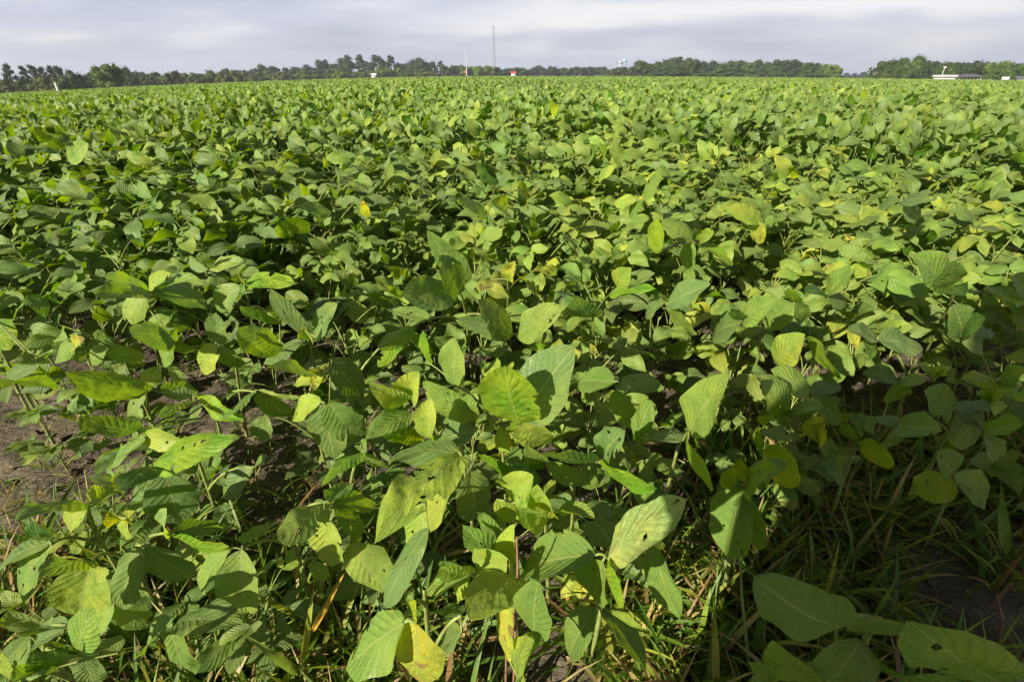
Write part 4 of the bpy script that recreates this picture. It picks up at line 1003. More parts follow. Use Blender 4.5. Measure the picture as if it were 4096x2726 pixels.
def big_blade(label, c, b, t, zb, zt, w, tint):
    A = at_z(*px_(c, *b), zb); B = at_z(*px_(c, *t), zt); ax = B - A; L = ax.length
    v, q, uv = leaflet(16, 4, w / L, .5, .06, .02, 1.2, .4, seed=5)
    o = link('tall_grass', mesh_np('tall_grass', v * L, q, uv, None, (M_GRASS,)), None, tint); o.matrix_basis = Matrix.Translation(A) @ frame(ax, (EYE - A)).to_4x4(); tag(o, label, 'grass', 'tall grass standing out'); return o
big_blade('broad upright grass blade standing in the shade near the right edge', 'C', (1565, 1010), (1545, 690), .10, .30, .018, (.16, .26, .05))
big_blade('yellow-tipped pointed grass blade at the bottom beside the right shade', 'C', (290, 1600), (285, 1195), .05, .32, .012, (.30, .30, .06))
big_blade('curved green grass blade arching at lower left of the yellow leaf', 'A', (1330, 1540), (1055, 1345), .06, .30, .014, (.20, .28, .06))
big_blade('long bright grass blade rising at the bottom left of centre', 'A', (1330, 1500), (1385, 1110), .05, .32, .011, (.34, .38, .06))
big_blade('orange-yellow dying grass blade beside the long bright one', 'A', (1370, 1350), (1530, 1060), .10, .33, .010, (.55, .34, .06))
big_blade('short pale blade leaning in shade below the dull yellowish leaves', 'C', (1140, 770), (1235, 600), .15, .33, .014, (.22, .30, .07))

# ------------------------------------------------------------------ trees along the far edge
def crown_mesh(name, blobs, n, size, seed, tints, flat=1.0, squash=.5):
    r = np.random.default_rng(seed); bl = np.array(blobs); vol = bl[:, 3] ** 2; k = r.choice(len(bl), n, p=vol / vol.sum())
    d = r.normal(size=(n, 3)); d /= np.linalg.norm(d, axis=1)[:, None]
    rad = bl[k, 3] * (r.random(n) ** .35) * (1 + .18 * r.normal(size=n)); rad *= 1 + .22 * np.sin(d[:, 0] * 7 + k) * np.cos(d[:, 1] * 6 + k * 2) 
    c = bl[k, :3] + d * rad[:, None] * np.array([1, 1, flat]); c[:, 2] = np.maximum(c[:, 2], .02)
    nz = d + r.normal(0, .5, (n, 3)) + np.array([0, 0, .4]); ax = r.normal(size=(n, 3)) * np.array([1, 1, squash])
    proto = leaflet(2, 2, .8, .3, .15, 0, .5, .5, seed=1)
    tt = np.array(tints)[(k * 7 + r.integers(0, 2, n)) % len(tints)] * r.uniform(.8, 1.2, n)[:, None]
    v, q, uv, t = instances(proto, frames_np(ax, nz), c, size * r.uniform(.6, 1.3, n), tt)
    # limbs' worth of dense inner leafage so that the sky shows only near the rim
    V, Q, T = [v], [q], [t]; off = len(v)
    for b in bl:
        nn = 7; th = np.linspace(0, np.pi, nn); ph = np.linspace(0, 2 * np.pi, 11)
        TH, PH = np.meshgrid(th, ph, indexing='ij')
        rr = b[3] * .74 * (1 + .22 * np.sin(PH * 3 + b[0] * 9) * np.sin(TH * 3))
        X = b[0] + rr * np.sin(TH) * np.cos(PH); Y = b[1] + rr * np.sin(TH) * np.sin(PH); Z = np.maximum(b[2] + rr * np.cos(TH) * flat, .015)
        V.append(np.stack([X, Y, Z], -1).reshape(-1, 3)); Q.append(grid_quads(nn, 11) + off); off += X.size; T.append(np.tile(np.array(tints[0]), (X.size, 1)))
    V = np.concatenate(V); return mesh_np(name, V, np.concatenate(Q), None, np.concatenate(T), (M_TREE,), False)
def trunk_mesh(h, rad, seed, limbs=5):
    r = np.random.default_rng(seed); a = Acc()
    pts = [(0, 0, -.02)] + [(r.normal(0, .01) * i, r.normal(0, .01) * i, h * i / 5) for i in range(1, 6)]
    v, q = tube(pts, [rad * (1.25 - i * .19) for i in range(6)], 8); a.add(v, q)
    for k in range(limbs):
        z = h * r.uniform(.45, .9); an = r.random() * 6.28; L = r.uniform(.15, .3)
        v, q = tube([(0, 0, z), (math.cos(an) * L * .6, math.sin(an) * L * .6, z + L * .5), (math.cos(an) * L, math.sin(an) * L, z + L * .8)], [rad * .5, rad * .35, rad * .15], 5); a.add(v, q)
    return a.mesh('trunk', (M_BARK,))
# unit trees: height 1, width about 1
W3 = [(1, 1, 1), (1.15, 1.08, .9), (.85, .95, 1.05)]
def blobs_round(seed, lo=.30, wide=.5):
    r = np.random.default_rng(seed); b = [(0, 0, .55, .33)]
    for k in range(9):
        an = k * 2.4 + r.random(); rr = wide * r.uniform(.35, .62); z = r.uniform(lo, .82); b.append((math.cos(an) * rr, math.sin(an) * rr, z, r.uniform(.14, .23)))
    for k in range(3): b.append((r.normal(0, .12), r.normal(0, .12), r.uniform(.76, .86), r.uniform(.10, .15)))
    return b
BROAD = [(crown_mesh('crown', blobs_round(k, .24), 1500, .060, k, W3), trunk_mesh(.7, .035, k)) for k in range(7)]
def blobs_bush(seed):
    r = np.random.default_rng(seed); b = [(0, 0, .42, .36)]
    for k in range(10): an = k * 2.4; rr = .42 * r.uniform(.5, 1); b.append((math.cos(an) * rr, math.sin(an) * rr, r.uniform(.18, .6), r.uniform(.17, .27)))
    b.append((r.normal(0, .1), 0, .78, .2)); return b
BUSH = [(crown_mesh('crown', blobs_bush(20 + k), 1200, .07, 20 + k, W3), trunk_mesh(.5, .03, 30 + k, 3)) for k in range(4)]
def blobs_pine(seed):
    r = np.random.default_rng(seed); b = []
    for k in range(9):
        z = .48 + .44 * k / 8; an = k * 2.2 + r.random(); rr = .26 * (1.15 - (z - .48) * 1.9) * r.uniform(.5, 1.15); b.append((math.cos(an) * rr, math.sin(an) * rr, z, r.uniform(.10, .15)))
    b.append((0, 0, .93, .08)); return b
PINE = [(crown_mesh('crown', blobs_pine(40 + k), 900, .055, 40 + k, W3, .55), trunk_mesh(.93, .022, 40 + k, 9)) for k in range(4)]
KINDS = {'B': BROAD, 'U': BUSH, 'P': PINE}
TCOL = {'dark': (.026, .052, .018), 'mid': (.044, .082, .018), 'light': (.085, .138, .022), 'blue': (.026, .050, .032), 'olive': (.072, .096, .026)}
tree_n = [0]
def tree(kind, sx, top, dist, wpx, col, label, group):
    """sx, top: photo pixels of the crown's top; wpx: width in photo pixels"""
    P = at_d(sx, top, dist); gz = float(ground_z(P.x, P.y)); H = max(1.5, P.z - gz)
    depth = P.y * math.cos(R(PITCH)) - (P.z - CAM_Z) * math.sin(R(PITCH))
    dirn = math.atan2(P.x, P.y); width = wpx / FPX * depth * math.cos(dirn)
    r = np.random.default_rng(tree_n[0] + 5000); tree_n[0] += 1
    cm, tm = KINDS[kind][int(r.integers(len(KINDS[kind])))]
    name = {'B': 'broadleaf_tree', 'U': 'bushy_tree', 'P': 'pine_tree'}[kind]
    o = bpy.data.objects.new(name, None); C.objects.link(o); o.location = (P.x, P.y, gz - .1)
    width *= 1.4 if kind != 'P' else 1.25; o.scale = (width, width, H * (1.24 if 1050 < sx < 1800 and kind != 'U' else 1.12)); o.rotation_euler = (0, 0, r.random() * 6.28)
    j = r.uniform(.85, 1.18); cc = tuple(c * j * r.uniform(.95, 1.05) for c in TCOL[col])
    link('crown', cm, o, cc); link('trunk', tm, o)
    tag(o, label, 'tree', group)
    return o
ORD = ['first', 'second', 'third', 'fourth', 'fifth', 'sixth', 'seventh', 'eighth', 'ninth', 'tenth', 'eleventh', 'twelfth', 'thirteenth', 'fourteenth', 'fifteenth', 'sixteenth', 'seventeenth', 'eighteenth', 'nineteenth', 'twentieth',
       'twenty-first', 'twenty-second', 'twenty-third', 'twenty-fourth', 'twenty-fifth', 'twenty-sixth', 'twenty-seventh', 'twenty-eighth']
TONE = {'dark': 'dark', 'mid': 'green', 'light': 'light', 'blue': 'bluish', 'olive': 'olive'}
# (crop offsets and scale) for the three strips of the skyline
Z1 = lambda x, y: (x * .5942, 150 + y * .5942); Z2 = lambda x, y: (1300 + x * .5942, 50 + y * .5942); Z3 = lambda x, y: (2600 + x * .635, 150 + y * .635)
def row(Z, items, fmt, group, dist):
    for i, (kind, x, y, w, col) in enumerate(items):
        sx, sy = Z(x, y)
        tree(kind, sx, sy, dist + (i * 37 % 5 - 2) * 5 + (18 if col in ('dark', 'blue') else 0), w, col, fmt % (TONE[col], ORD[i]), group)
row(Z1, [('P', 40, 198, 85, 'blue'), ('P', 148, 208, 70, 'blue'), ('P', 207, 202, 80, 'blue'), ('P', 268, 215, 70, 'dark'), ('P', 330, 207, 80, 'blue'), ('P', 380, 206, 75, 'dark')],
    'wind-leaned %s pine in the far left group, %s from the left', 'pines at the far left', 150)
row(Z1, [('U', 20, 285, 120, 'olive'), ('U', 95, 282, 90, 'mid'), ('U', 215, 290, 90, 'olive'), ('U', 290, 268, 110, 'olive'), ('U', 360, 285, 80, 'mid'), ('U', 420, 262, 80, 'mid')],
    'low bushy %s tree in front of the far left pines, %s from the left', 'bushes below the far left pines', 132)
row(Z1, [('B', 470, 222, 75, 'mid'), ('B', 530, 262, 60, 'dark'), ('B', 585, 245, 70, 'blue')], '%s tree between the left pines and the big round tree, %s from the left', 'trees left of the big round tree', 145)
tree('B', *Z1(690, 186), 118, 118, 'light', 'big round light green tree standing out at the far left of the tree line', 'trees at the left')
tree('P', *Z1(765, 190), 130, 40, 'mid', 'thin wispy top rising behind the right side of the big round tree', 'trees at the left')
row(Z1, [('B', 830, 213, 50, 'mid'), ('B', 880, 236, 50, 'mid'), ('B', 925, 233, 55, 'dark'), ('B', 985, 248, 55, 'mid'), ('B', 1055, 238, 60, 'dark'), ('B', 1115, 240, 50, 'mid'), ('B', 1172, 226, 50, 'olive'),
         ('U', 1240, 242, 70, 'olive'), ('U', 1310, 240, 65, 'mid'), ('U', 1415, 224, 75, 'mid'), ('U', 1500, 232, 60, 'olive'), ('U', 1560, 222, 60, 'olive'), ('U', 1360, 245, 55, 'mid')],
    '%s tree in the low stretch right of the big round tree, %s from the left', 'low trees right of the big round tree', 190)
row(Z1, [('B', 1508, 212, 40, 'dark'), ('B', 1590, 222, 55, 'blue'), ('B', 1650, 222, 50, 'dark'), ('B', 1710, 210, 45, 'blue'), ('B', 1775, 204, 45, 'dark'), ('B', 1845, 208, 50, 'blue'), ('B', 1930, 214, 55, 'blue'), ('B', 2000, 212, 55, 'dark'),
         ('B', 2070, 196, 55, 'blue'), ('B', 2160, 170, 60, 'blue'), ('B', 2250, 192, 45, 'dark'), ('B', 2330, 158, 60, 'dark')],
    'tall %s tree in the dark woods left of the pale house, %s from left', 'dark woods at left of centre', 290)
row(Z1, [('U', 1640, 234, 60, 'olive'), ('U', 1720, 230, 60, 'mid'), ('U', 1790, 228, 60, 'light'), ('U', 1880, 230, 60, 'olive'), ('U', 1960, 228, 60, 'mid'), ('U', 2040, 224, 60, 'light'), ('U', 2120, 224, 60, 'olive'), ('U', 2200, 226, 60, 'mid'), ('U', 2290, 218, 60, 'light')],
    'bushy %s tree in the lighter front row before the dark woods, %s from the left', 'lighter front row before the dark woods', 250)
row(Z2, [('P', 0, 343, 60, 'blue'), ('B', 55, 362, 45, 'dark'), ('P', 148, 318, 75, 'dark'), ('P', 232, 314, 60, 'dark'), ('B', 285, 345, 50, 'blue'), ('P', 340, 316, 75, 'blue'), ('B', 390, 335, 40, 'dark'), ('P', 438, 316, 60, 'dark'), ('B', 500, 352, 45, 'blue'),
         ('B', 580, 334, 50, 'blue'), ('B', 640, 324, 60, 'dark'), ('B', 690, 348, 40, 'blue'), ('P', 730, 350, 45, 'blue'), ('P', 775, 347, 40, 'dark')],
    'tall %s tree in the highest wood left of the lamp pole, %s from left', 'highest dark wood left of the pole', 300)
row(Z2, [('U', 20, 385, 55, 'mid'), ('U', 85, 380, 60, 'olive'), ('U', 160, 378, 55, 'mid'), ('U', 235, 382, 50, 'mid'), ('U', 300, 392, 45, 'olive'), ('U', 372, 358, 50, 'light'), ('U', 420, 368, 45, 'light'), ('U', 478, 374, 50, 'light'), ('U', 545, 385, 50, 'mid'), ('U', 615, 388, 50, 'olive'), ('U', 675, 384, 50, 'light'), ('U', 735, 392, 50, 'mid')],
    'rounded %s tree at the foot of the highest wood, %s from the left', 'rounded trees at the foot of the highest wood', 262)
row(Z2, [('B', 815, 372, 45, 'mid'), ('B', 860, 366, 45, 'mid'), ('B', 905, 358, 45, 'mid'), ('B', 950, 364, 45, 'light'), ('B', 990, 366, 40, 'mid'), ('B', 1035, 362, 45, 'light'), ('B', 1080, 360, 40, 'light'), ('B', 1122, 364, 40, 'light'), ('B', 1150, 370, 35, 'dark'), ('U', 1195, 386, 50, 'dark')],
    '%s tree in the hedge between lamp pole and lattice tower, %s from left', 'hedge between pole and tower', 285)
row(Z2, [('B', 1240, 376, 45, 'mid'), ('B', 1290, 372, 40, 'mid'), ('B', 1340, 380, 45, 'mid'), ('B', 1385, 384, 45, 'dark'), ('B', 1432, 360, 50, 'blue'), ('B', 1480, 376, 40, 'blue'), ('B', 1520, 366, 45, 'dark'), ('B', 1570, 380, 45, 'blue'), ('B', 1625, 378, 45, 'mid'), ('B', 1675, 370, 40, 'blue'), ('B', 1715, 368, 45, 'dark'),
         ('B', 1770, 368, 50, 'blue'), ('B', 1815, 370, 45, 'dark'), ('B', 1860, 372, 45, 'blue'), ('B', 1910, 386, 45, 'dark'), ('B', 1955, 380, 40, 'blue'), ('B', 1990, 368, 45, 'dark'), ('B', 2050, 380, 50, 'blue')],
    '%s tree in the low line right of the lattice tower, %s from the left', 'low line right of the tower', 320)
row(Z2, [('B', 2100, 360, 60, 'dark'), ('B', 2150, 336, 70, 'mid'), ('B', 2215, 350, 65, 'dark'), ('B', 2270, 345, 60, 'dark'), ('B', 2330, 322, 70, 'dark')],
    '%s tree in the left shoulder of the long wood, %s from the left', 'left shoulder of the long wood', 255)
row(Z3, [('B', 15, 176, 60, 'dark'), ('B', 65, 156, 65, 'mid'), ('B', 120, 146, 65, 'dark'), ('B', 190, 130, 80, 'dark'), ('B', 245, 142, 60, 'mid'), ('B', 305, 148, 55, 'dark'), ('B', 355, 160, 55, 'dark'), ('B', 410, 150, 60, 'dark'), ('B', 470, 164, 60, 'mid'), ('B', 520, 152, 60, 'mid'), ('B', 578, 148, 65, 'dark'),
         ('B', 630, 158, 55, 'mid'), ('B', 695, 154, 60, 'dark'), ('B', 755, 158, 60, 'mid'), ('B', 820, 146, 65, 'dark'), ('B', 880, 144, 60, 'dark'), ('B', 940, 154, 60, 'dark'), ('B', 990, 162, 60, 'mid'), ('B', 1045, 166, 60, 'dark'), ('B', 1085, 180, 45, 'mid'), ('B', 1130, 172, 55, 'light'), ('B', 1188, 184, 45, 'light')],
    '%s tree in the long wood right of centre, %s from the left', 'long wood right of centre', 250)
row(Z3, [('U', 60, 200, 75, 'dark'), ('U', 160, 195, 80, 'mid'), ('U', 260, 200, 80, 'dark'), ('U', 350, 205, 80, 'mid'), ('U', 450, 200, 80, 'mid'), ('U', 545, 200, 80, 'dark'), ('U', 640, 205, 80, 'mid'), ('U', 735, 200, 80, 'dark'), ('U', 830, 200, 80, 'mid'), ('U', 930, 200, 80, 'dark'), ('U', 1025, 205, 80, 'mid'), ('U', 1150, 210, 60, 'light')],
    'low %s tree along the front foot of the long wood, %s from the left', 'front foot of the long wood', 238)
row(Z3, [('U', 1245, 224, 45, 'blue'), ('U', 1290, 226, 45, 'blue'), ('B', 1350, 218, 35, 'blue'), ('U', 1390, 230, 45, 'blue')],
    'tiny distant %s tree in the gap between the two woods, %s from the left', 'distant trees in the gap', 520)
row(Z3, [('B', 1462, 188, 60, 'dark'), ('B', 1500, 150, 80, 'mid'), ('B', 1560, 146, 70, 'mid'), ('B', 1625, 136, 75, 'mid'), ('B', 1672, 150, 60, 'light'), ('B', 1722, 130, 70, 'dark'), ('B', 1785, 156, 70, 'dark'), ('B', 1845, 166, 70, 'mid'), ('B', 1905, 160, 70, 'mid'), ('B', 1975, 160, 80, 'dark'),
         ('B', 2050, 154, 80, 'dark'), ('B', 2110, 160, 70, 'dark'), ('B', 2185, 154, 100, 'light'), ('B', 2250, 166, 80, 'light'), ('B', 2330, 164, 80, 'dark'), ('B', 2380, 170, 80, 'mid')],
    '%s tree in the wood behind the white building, %s from the left', 'wood behind the white building', 185)
row(Z3, [('U', 1490, 195, 85, 'mid'), ('U', 1560, 198, 85, 'mid'), ('U', 1640, 205, 80, 'dark'), ('U', 1720, 200, 85, 'dark'), ('U', 1800, 205, 80, 'dark')],
    'low %s bush at the left foot of the right wood, %s from the left', 'bushes at the foot of the right wood', 172)
row(Z3, [('U', 1900, 205, 85, 'dark'), ('U', 1990, 205, 85, 'dark'), ('U', 2085, 208, 85, 'dark'), ('U', 2170, 200, 85, 'mid'), ('U', 2250, 205, 85, 'mid'), ('U', 2330, 212, 80, 'dark')],
    'low %s bush right behind the white building, %s from the left', 'bushes behind the white building', 178)

def undergrowth():
    r = np.random.default_rng(88); a = Acc(); proto = leaflet(2, 2, .8, .3, .15, 0, .5, .5, seed=1)
    n = 26000; az = r.uniform(-1.0, 1.0, n); D = np.interp(az, [-1, -.66, -.60, -.48, -.42, .0, .04, .155, .18, .535, .575, 1], [160, 160, 205, 215, 300, 315, 345, 345, 262, 262, 200, 200]) + r.uniform(-4, 6, n)
    top = 2.6 + 1.6 * fbm(az * 60, az * 0 + 3, 3); gap = (az > .537) & (az < .574)
    keep = ~gap; az, D, top = az[keep], D[keep], top[keep]; n = len(az)
    x, y = D * np.sin(az), D * np.cos(az); z = ground_z(x, y) + top * r.random(n)
    d = r.normal(size=(n, 3)) + np.array([0, 0, .5]); ax = r.normal(size=(n, 3)) * np.array([1, 1, .5])
    t = np.array([TCOL['mid'], TCOL['olive'], TCOL['dark']])[r.choice(3, n)] * r.uniform(.8, 1.2, n)[:, None]
    v, q, uv, t = instances(proto, frames_np(ax, d), np.stack([x, y, z], 1), r.uniform(.5, 1.3, n) , t); a.add(v, q, uv, t)
    o = link('undergrowth', a.mesh('undergrowth', (M_TREE,))); tag(o, 'low brush closing the gaps under the trees of the far tree line', 'undergrowth', kind='stuff')
undergrowth()

# ------------------------------------------------------------------ far structures
def span(sx0, sx1, sy, dist):
    a = at_d(sx0, sy, dist); b = at_d(sx1, sy, dist); return a, b
def empty(name, loc, rz, label, cat, group=None):
    o = bpy.data.objects.new(name, None); C.objects.link(o); o.location = loc; o.rotation_euler = (0, 0, rz); tag(o, label, cat, group); return o
def lattice_tower():
    D = 330; P = at_d(1974, 103, D); g = float(ground_z(P.x, P.y)); H = P.z - g
    o = empty('lattice_tower', (P.x, P.y, g), .35, 'tall thin steel lattice tower rising alone above the middle of the tree line', 'tower')
    a = Acc(); w0, w1 = 1.25, .24; n = 22; zs = [H * i / n for i in range(n + 1)]
    def corner(k, z): w = w0 + (w1 - w0) * (z / H) ** .8; an = k * 2.094 + .4; return (math.cos(an) * w, math.sin(an) * w, z)
    for k in range(3):
        v, q = tube([corner(k, z) for z in zs], .085, 5); a.add(v, q)
    o1 = link('mast', a.mesh('mast', (M_STEEL,)), o)
    b = Acc()
    for i in range(n):
        for k in range(3):
            v, q = tube([corner(k, zs[i]), corner((k + 1) % 3, zs[i + 1])], .028, 4); b.add(v, q)
            v, q = tube([corner(k, zs[i + 1]), corner((k + 1) % 3, zs[i + 1])], .026, 4); b.add(v, q)
    link('bracing', b.mesh('bracing', (M_STEEL,)), o)
    c = Acc(); box(c, (0, 0, H - .9), (2.6, .16, .16)); box(c, (0, 0, H - .9), (.16, 2.6, .14))
    for x in (-1.2, 1.2): box(c, (x, 0, H - .4), (.22, .22, 1.3))
    v, q = tube([(0, 0, H - .8), (0, 0, H + 1.6)], .07, 5); c.add(v, q)
    link('antenna', c.mesh('antenna', (M_POLE,)), o)
lattice_tower()
def lamp_pole(sx, top, base_y, dist, rad, label, grp, mat=M_POLE, head=.5, brk=True):
    P = at_d(sx, top, dist); g = float(ground_z(P.x, P.y)); H = P.z - g
    o = empty('lamp_pole', (P.x, P.y, g), random.random() * 3, label, 'lamp pole', grp)
    a = Acc(); v, q = tube([(0, 0, -.3), (0, 0, H * .35), (0, 0, H * .7), (0, 0, H)], [rad, rad * .8, rad * .55, rad * .4], 8); a.add(v, q); link('pole', a.mesh('pole', (mat,)), o)
    b = Acc(); box(b, (0, 0, H - .05), (head * 2.2, .12, .12)); box(b, (-head * .8, 0, H + head * .3), (head * .7, head * .45, head * .7)); box(b, (head * .8, 0, H + head * .3), (head * .7, head * .45, head * .7))
    link('lamp_head', b.mesh('lamp_head', (M_WHITE,)), o); return o
lamp_pole(1863, 196, 300, 250, .20, 'tall pale lamp pole with white head left of the lattice tower', 'tall poles')
lamp_pole(2362, 201, 290, 420, .10, 'faint thin pole left one of the two thin tall ones over the low line', 'tall poles', M_STEEL, .25)
lamp_pole(2540, 215, 290, 420, .10, 'faint thin pole at the left end of the long wood', 'tall poles', M_STEEL, .25)
lamp_pole(2438, 252, 290, 380, .17, 'short dark pole just left of the two-headed sign', 'tall poles', M_STEEL)
# pole lamp near the white building
lamp_pole(3780, 270, 306, 150, .10, 'white-headed yard lamp standing before the wood above the white building', 'tall poles', M_POLE, .3)
def road_signs():
    D = 380
    P = at_d(2480, 250, D); g = float(ground_z(P.x, P.y)); H = P.z - g
    o = empty('pylon_sign', (P.x, P.y, g), 0, 'cream double-headed pylon sign on one post above the trees', 'sign')
    a = Acc(); v, q = tube([(0, 0, 0), (0, 0, H)], .25, 8); a.add(v, q); link('post', a.mesh('post', (M_POLE,)), o)
    b = Acc(); box(b, (0, 0, H), (2.0, .5, 1.5)); link('sign_panel', b.mesh('sign_panel', (M_POLE,)), o)
    c = Acc(); box(c, (-1.55, 0, H), (.9, .45, 1.3)); box(c, (1.55, 0, H), (.9, .45, 1.3)); link('side_panel', c.mesh('side_panel', (M_STEEL,)), o)
    P = at_d(2500, 243, D); g = float(ground_z(P.x, P.y)); H = P.z - g
    o = empty('billboard', (P.x, P.y, g), 0, 'light blue sign on two tall posts at the left end of the long wood', 'sign')
    for s in (-.85, .85):
        a = Acc(); v, q = tube([(s * 1.2, 0, 0), (s * 1.2, 0, H - .6)], .22, 8); a.add(v, q); link('post', a.mesh('post', (M_STEEL,)), o)
    b = Acc(); box(b, (0, 0, H), (2.9, .5, 1.5)); link('sign_panel', b.mesh('sign_panel', (M_BLUE,)), o)
road_signs()
def gable(a, L, Wd, H0, H1, over=.4, m=0):     # roof prism with thickness, ridge along x
    x = L / 2 + over; y = Wd / 2 + over
    v = np.array([(-x, -y, H0), (x, -y, H0), (x, 0, H1), (-x, 0, H1), (x, y, H0), (-x, y, H0), (-x, 0, H0), (x, 0, H0)])
    a.add(v, np.array([(0, 1, 2, 3), (3, 2, 4, 5), (0, 5, 4, 1), (0, 3, 5, 6), (1, 7, 4, 2)]), None, (1, 1, 1), m)
def hip(a, L, Wd, H0, H1, run, over=.4):
    x = L / 2 + over; y = Wd / 2 + over
    v = np.array([(-x, -y, H0), (x, -y, H0), (x, y, H0), (-x, y, H0), (-x + run, 0, H1), (x - run, 0, H1)])
    a.add(v, np.array([(0, 1, 5, 4), (2, 3, 4, 5), (0, 3, 2, 1), (1, 2, 5, 5), (3, 0, 4, 4)]))
def white_building():
    D = 150; A, B = span(3738, 3925, 312, D); mid = (A + B) / 2; L = (B - A).length; rz = math.atan2(B.y - A.y, B.x - A.x)
    g = float(ground_z(mid.x, mid.y)); tp = at_d(3840, 296, D).z - g; ev = at_d(3840, 309, D).z - g
    o = empty('long_building', (mid.x, mid.y, g), rz, 'long low white building with pale metal roof at left and grey shingle hip roof', 'building')
    l1 = L * .46; l2 = L * .54
    a = Acc(); box(a, (-L / 2 + l1 / 2, 0, ev / 2), (l1, 8, ev)); box(a, (L / 2 - l2 / 2 - .05, .6, ev / 2), (l2, 8, ev - .02)); link('wall', a.mesh('wall', (M_WHITE,)), o)
    a = Acc(); gable(a, l1, 8, ev + .02, ev + (tp - ev) * .72); r1 = link('metal_roof', a.mesh('metal_roof', (M_WHITE,), False), o); r1.location = (-L / 2 + l1 / 2, 0, 0)
    a = Acc(); hip(a, l2, 8, ev + .05, tp, l2 * .38); r2 = link('shingle_roof', a.mesh('shingle_roof', (M_ROOF,), False), o); r2.location = (L / 2 - l2 / 2, .6, 0)
    for k in range(6):
        a = Acc(); w = .9; x0 = L * .06 + k * L * .072; box(a, (0, 0, 0), (w, .12, .8)); f = link('window', a.mesh('window', (M_WINDOW,)), o); f.location = (x0, -3.44, ev * .62)
        a = Acc(); box(a, (0, 0, -.46), (w + .2, .16, .1)); box(a, (0, 0, .46), (w + .2, .16, .1)); link('window_frame', a.mesh('window_frame', (M_WHITE,)), f)
    for k in range(3):
        a = Acc(); box(a, (0, 0, 0), (.8, .1, ev * .8)); f = link('door', a.mesh('door', (M_POLE,)), o); f.location = (-L * .42 + k * L * .14, -4.03, ev * .41)
white_building()
def small_house(sx0, sx1, topy, basey, D, roofm, label, wallm=None, cat='building', name='small_house'):
    A, B = span(sx0, sx1, basey, D); mid = (A + B) / 2; L = (B - A).length; rz = math.atan2(B.y - A.y, B.x - A.x)
    g = float(ground_z(mid.x, mid.y)); tp = at_d((sx0 + sx1) / 2, topy, D).z - g
    o = empty(name, (mid.x, mid.y, g), rz, label, cat)
    a = Acc(); box(a, (0, 0, tp * .34), (L, L * .8, tp * .68)); link('wall', a.mesh('wall', (wallm or M_WHITE,)), o)
    a = Acc(); gable(a, L, L * .8, tp * .69, tp, .25); link('roof', a.mesh('roof', (roofm,), False), o)
    a = Acc(); box(a, (0, -L * .4 - .03, tp * .38), (L * .16, .06, tp * .2)); link('window', a.mesh('window', (M_WINDOW,)), o)
    a = Acc(); box(a, (L * .28, -L * .4 - .03, tp * .24), (L * .14, .05, tp * .46)); link('door', a.mesh('door', (M_POLE,)), o)
small_house(1486, 1503, 294, 302, 235, M_WHITE, 'tiny pale house at the foot of the dark wood left of centre', M_POLE)
small_house(2045, 2062, 286, 299, 240, M_RED, 'tiny white shed with red roof just right of the lattice tower')
small_house(3494, 3512, 288, 303, 185, M_BROWN, 'small pale brick house at the left edge of the right wood', M_POLE)
small_house(4070, 4130, 305, 316, 140, M_ROOF, 'white house with grey roof cut by the right edge beyond the crop')
small_house(4014, 4030, 308, 315, 140, M_WHITE, 'small white shed with a pitched roof left of the house at the right edge')
def post_marker():
    P = at_d(221, 333, 60); g = float(ground_z(P.x, P.y)); H = P.z - g; a = Acc()
    v, q = tube([(0, 0, -.2), (0, 0, H * .6), (0, 0, H)], [.10, .09, .08], 10); a.add(v, q); v, q = tube([(0, 0, H), (0, 0, H + .06)], [.08, .02], 10); a.add(v, q)
    o = link('marker_post', a.mesh('marker_post', (M_WHITE,))); o.location = (P.x, P.y, g); tag(o, 'short thick white post standing at the far left edge of the field', 'post')
    P = at_d(1860, 289, 240); g = float(ground_z(P.x, P.y)); H = P.z - g
    o = empty('warning_sign', (P.x, P.y, g), 0, 'small orange diamond road sign beside the tall lamp pole', 'sign')
    a = Acc(); v, q = tube([(0, 0, 0), (0, 0, H)], .06, 6); a.add(v, q); link('post', a.mesh('post', (M_STEEL,)), o)
    a = Acc(); v = np.array([(0, 0, -.45), (.45, 0, 0), (0, 0, .45), (-.45, 0, 0), (0, .05, -.45), (.45, .05, 0), (0, .05, .45), (-.45, .05, 0)]); a.add(v, np.array([(0, 1, 2, 3), (4, 7, 6, 5), (0, 4, 5, 1), (1, 5, 6, 2), (2, 6, 7, 3), (3, 7, 4, 0)]))
    s = link('sign_panel', a.mesh('sign_panel', (M_ORANGE,), False), o); s.location = (0, -.1, H)
post_marker()
def dry_margin():
    n = 120; az = np.linspace(-.95, .1, n); E = FIELD_END(az); w = 9.0
    a = Acc(); X = []; 
    for k in (0, 1):
        rr = E + 2 + k * w; X.append(np.stack([rr * np.sin(az), rr * np.cos(az), ground_z(rr * np.sin(az), rr * np.cos(az)) + (.62 if k == 0 else .66)], 1))
    for k in (0, 1):
        X.append(X[k] * np.array([1, 1, 0]) + np.array([0, 0, -3.0 * 0]) + np.stack([np.zeros(n), np.zeros(n), ground_z(X[k][:, 0], X[k][:, 1]) - .05], 1))
    v = np.concatenate(X); v[:, 2] += np.concatenate([rng.normal(0, .08, 2 * n), np.zeros(2 * n)]); q = []
    for i in range(n - 1): q += [(i, i + 1, n + i + 1, n + i), (2 * n + i, 2 * n + i + 1, i + 1, i), (n + i, n + i + 1, 3 * n + i + 1, 3 * n + i)]
    a.add(v, np.array(q), None, (.34, .30, .12)); o = link('field_margin', a.mesh('field_margin', (M_GRASS,))); tag(o, 'dry yellowish strip of tall grass between the crop and the trees', 'grass strip', kind='stuff')
dry_margin()

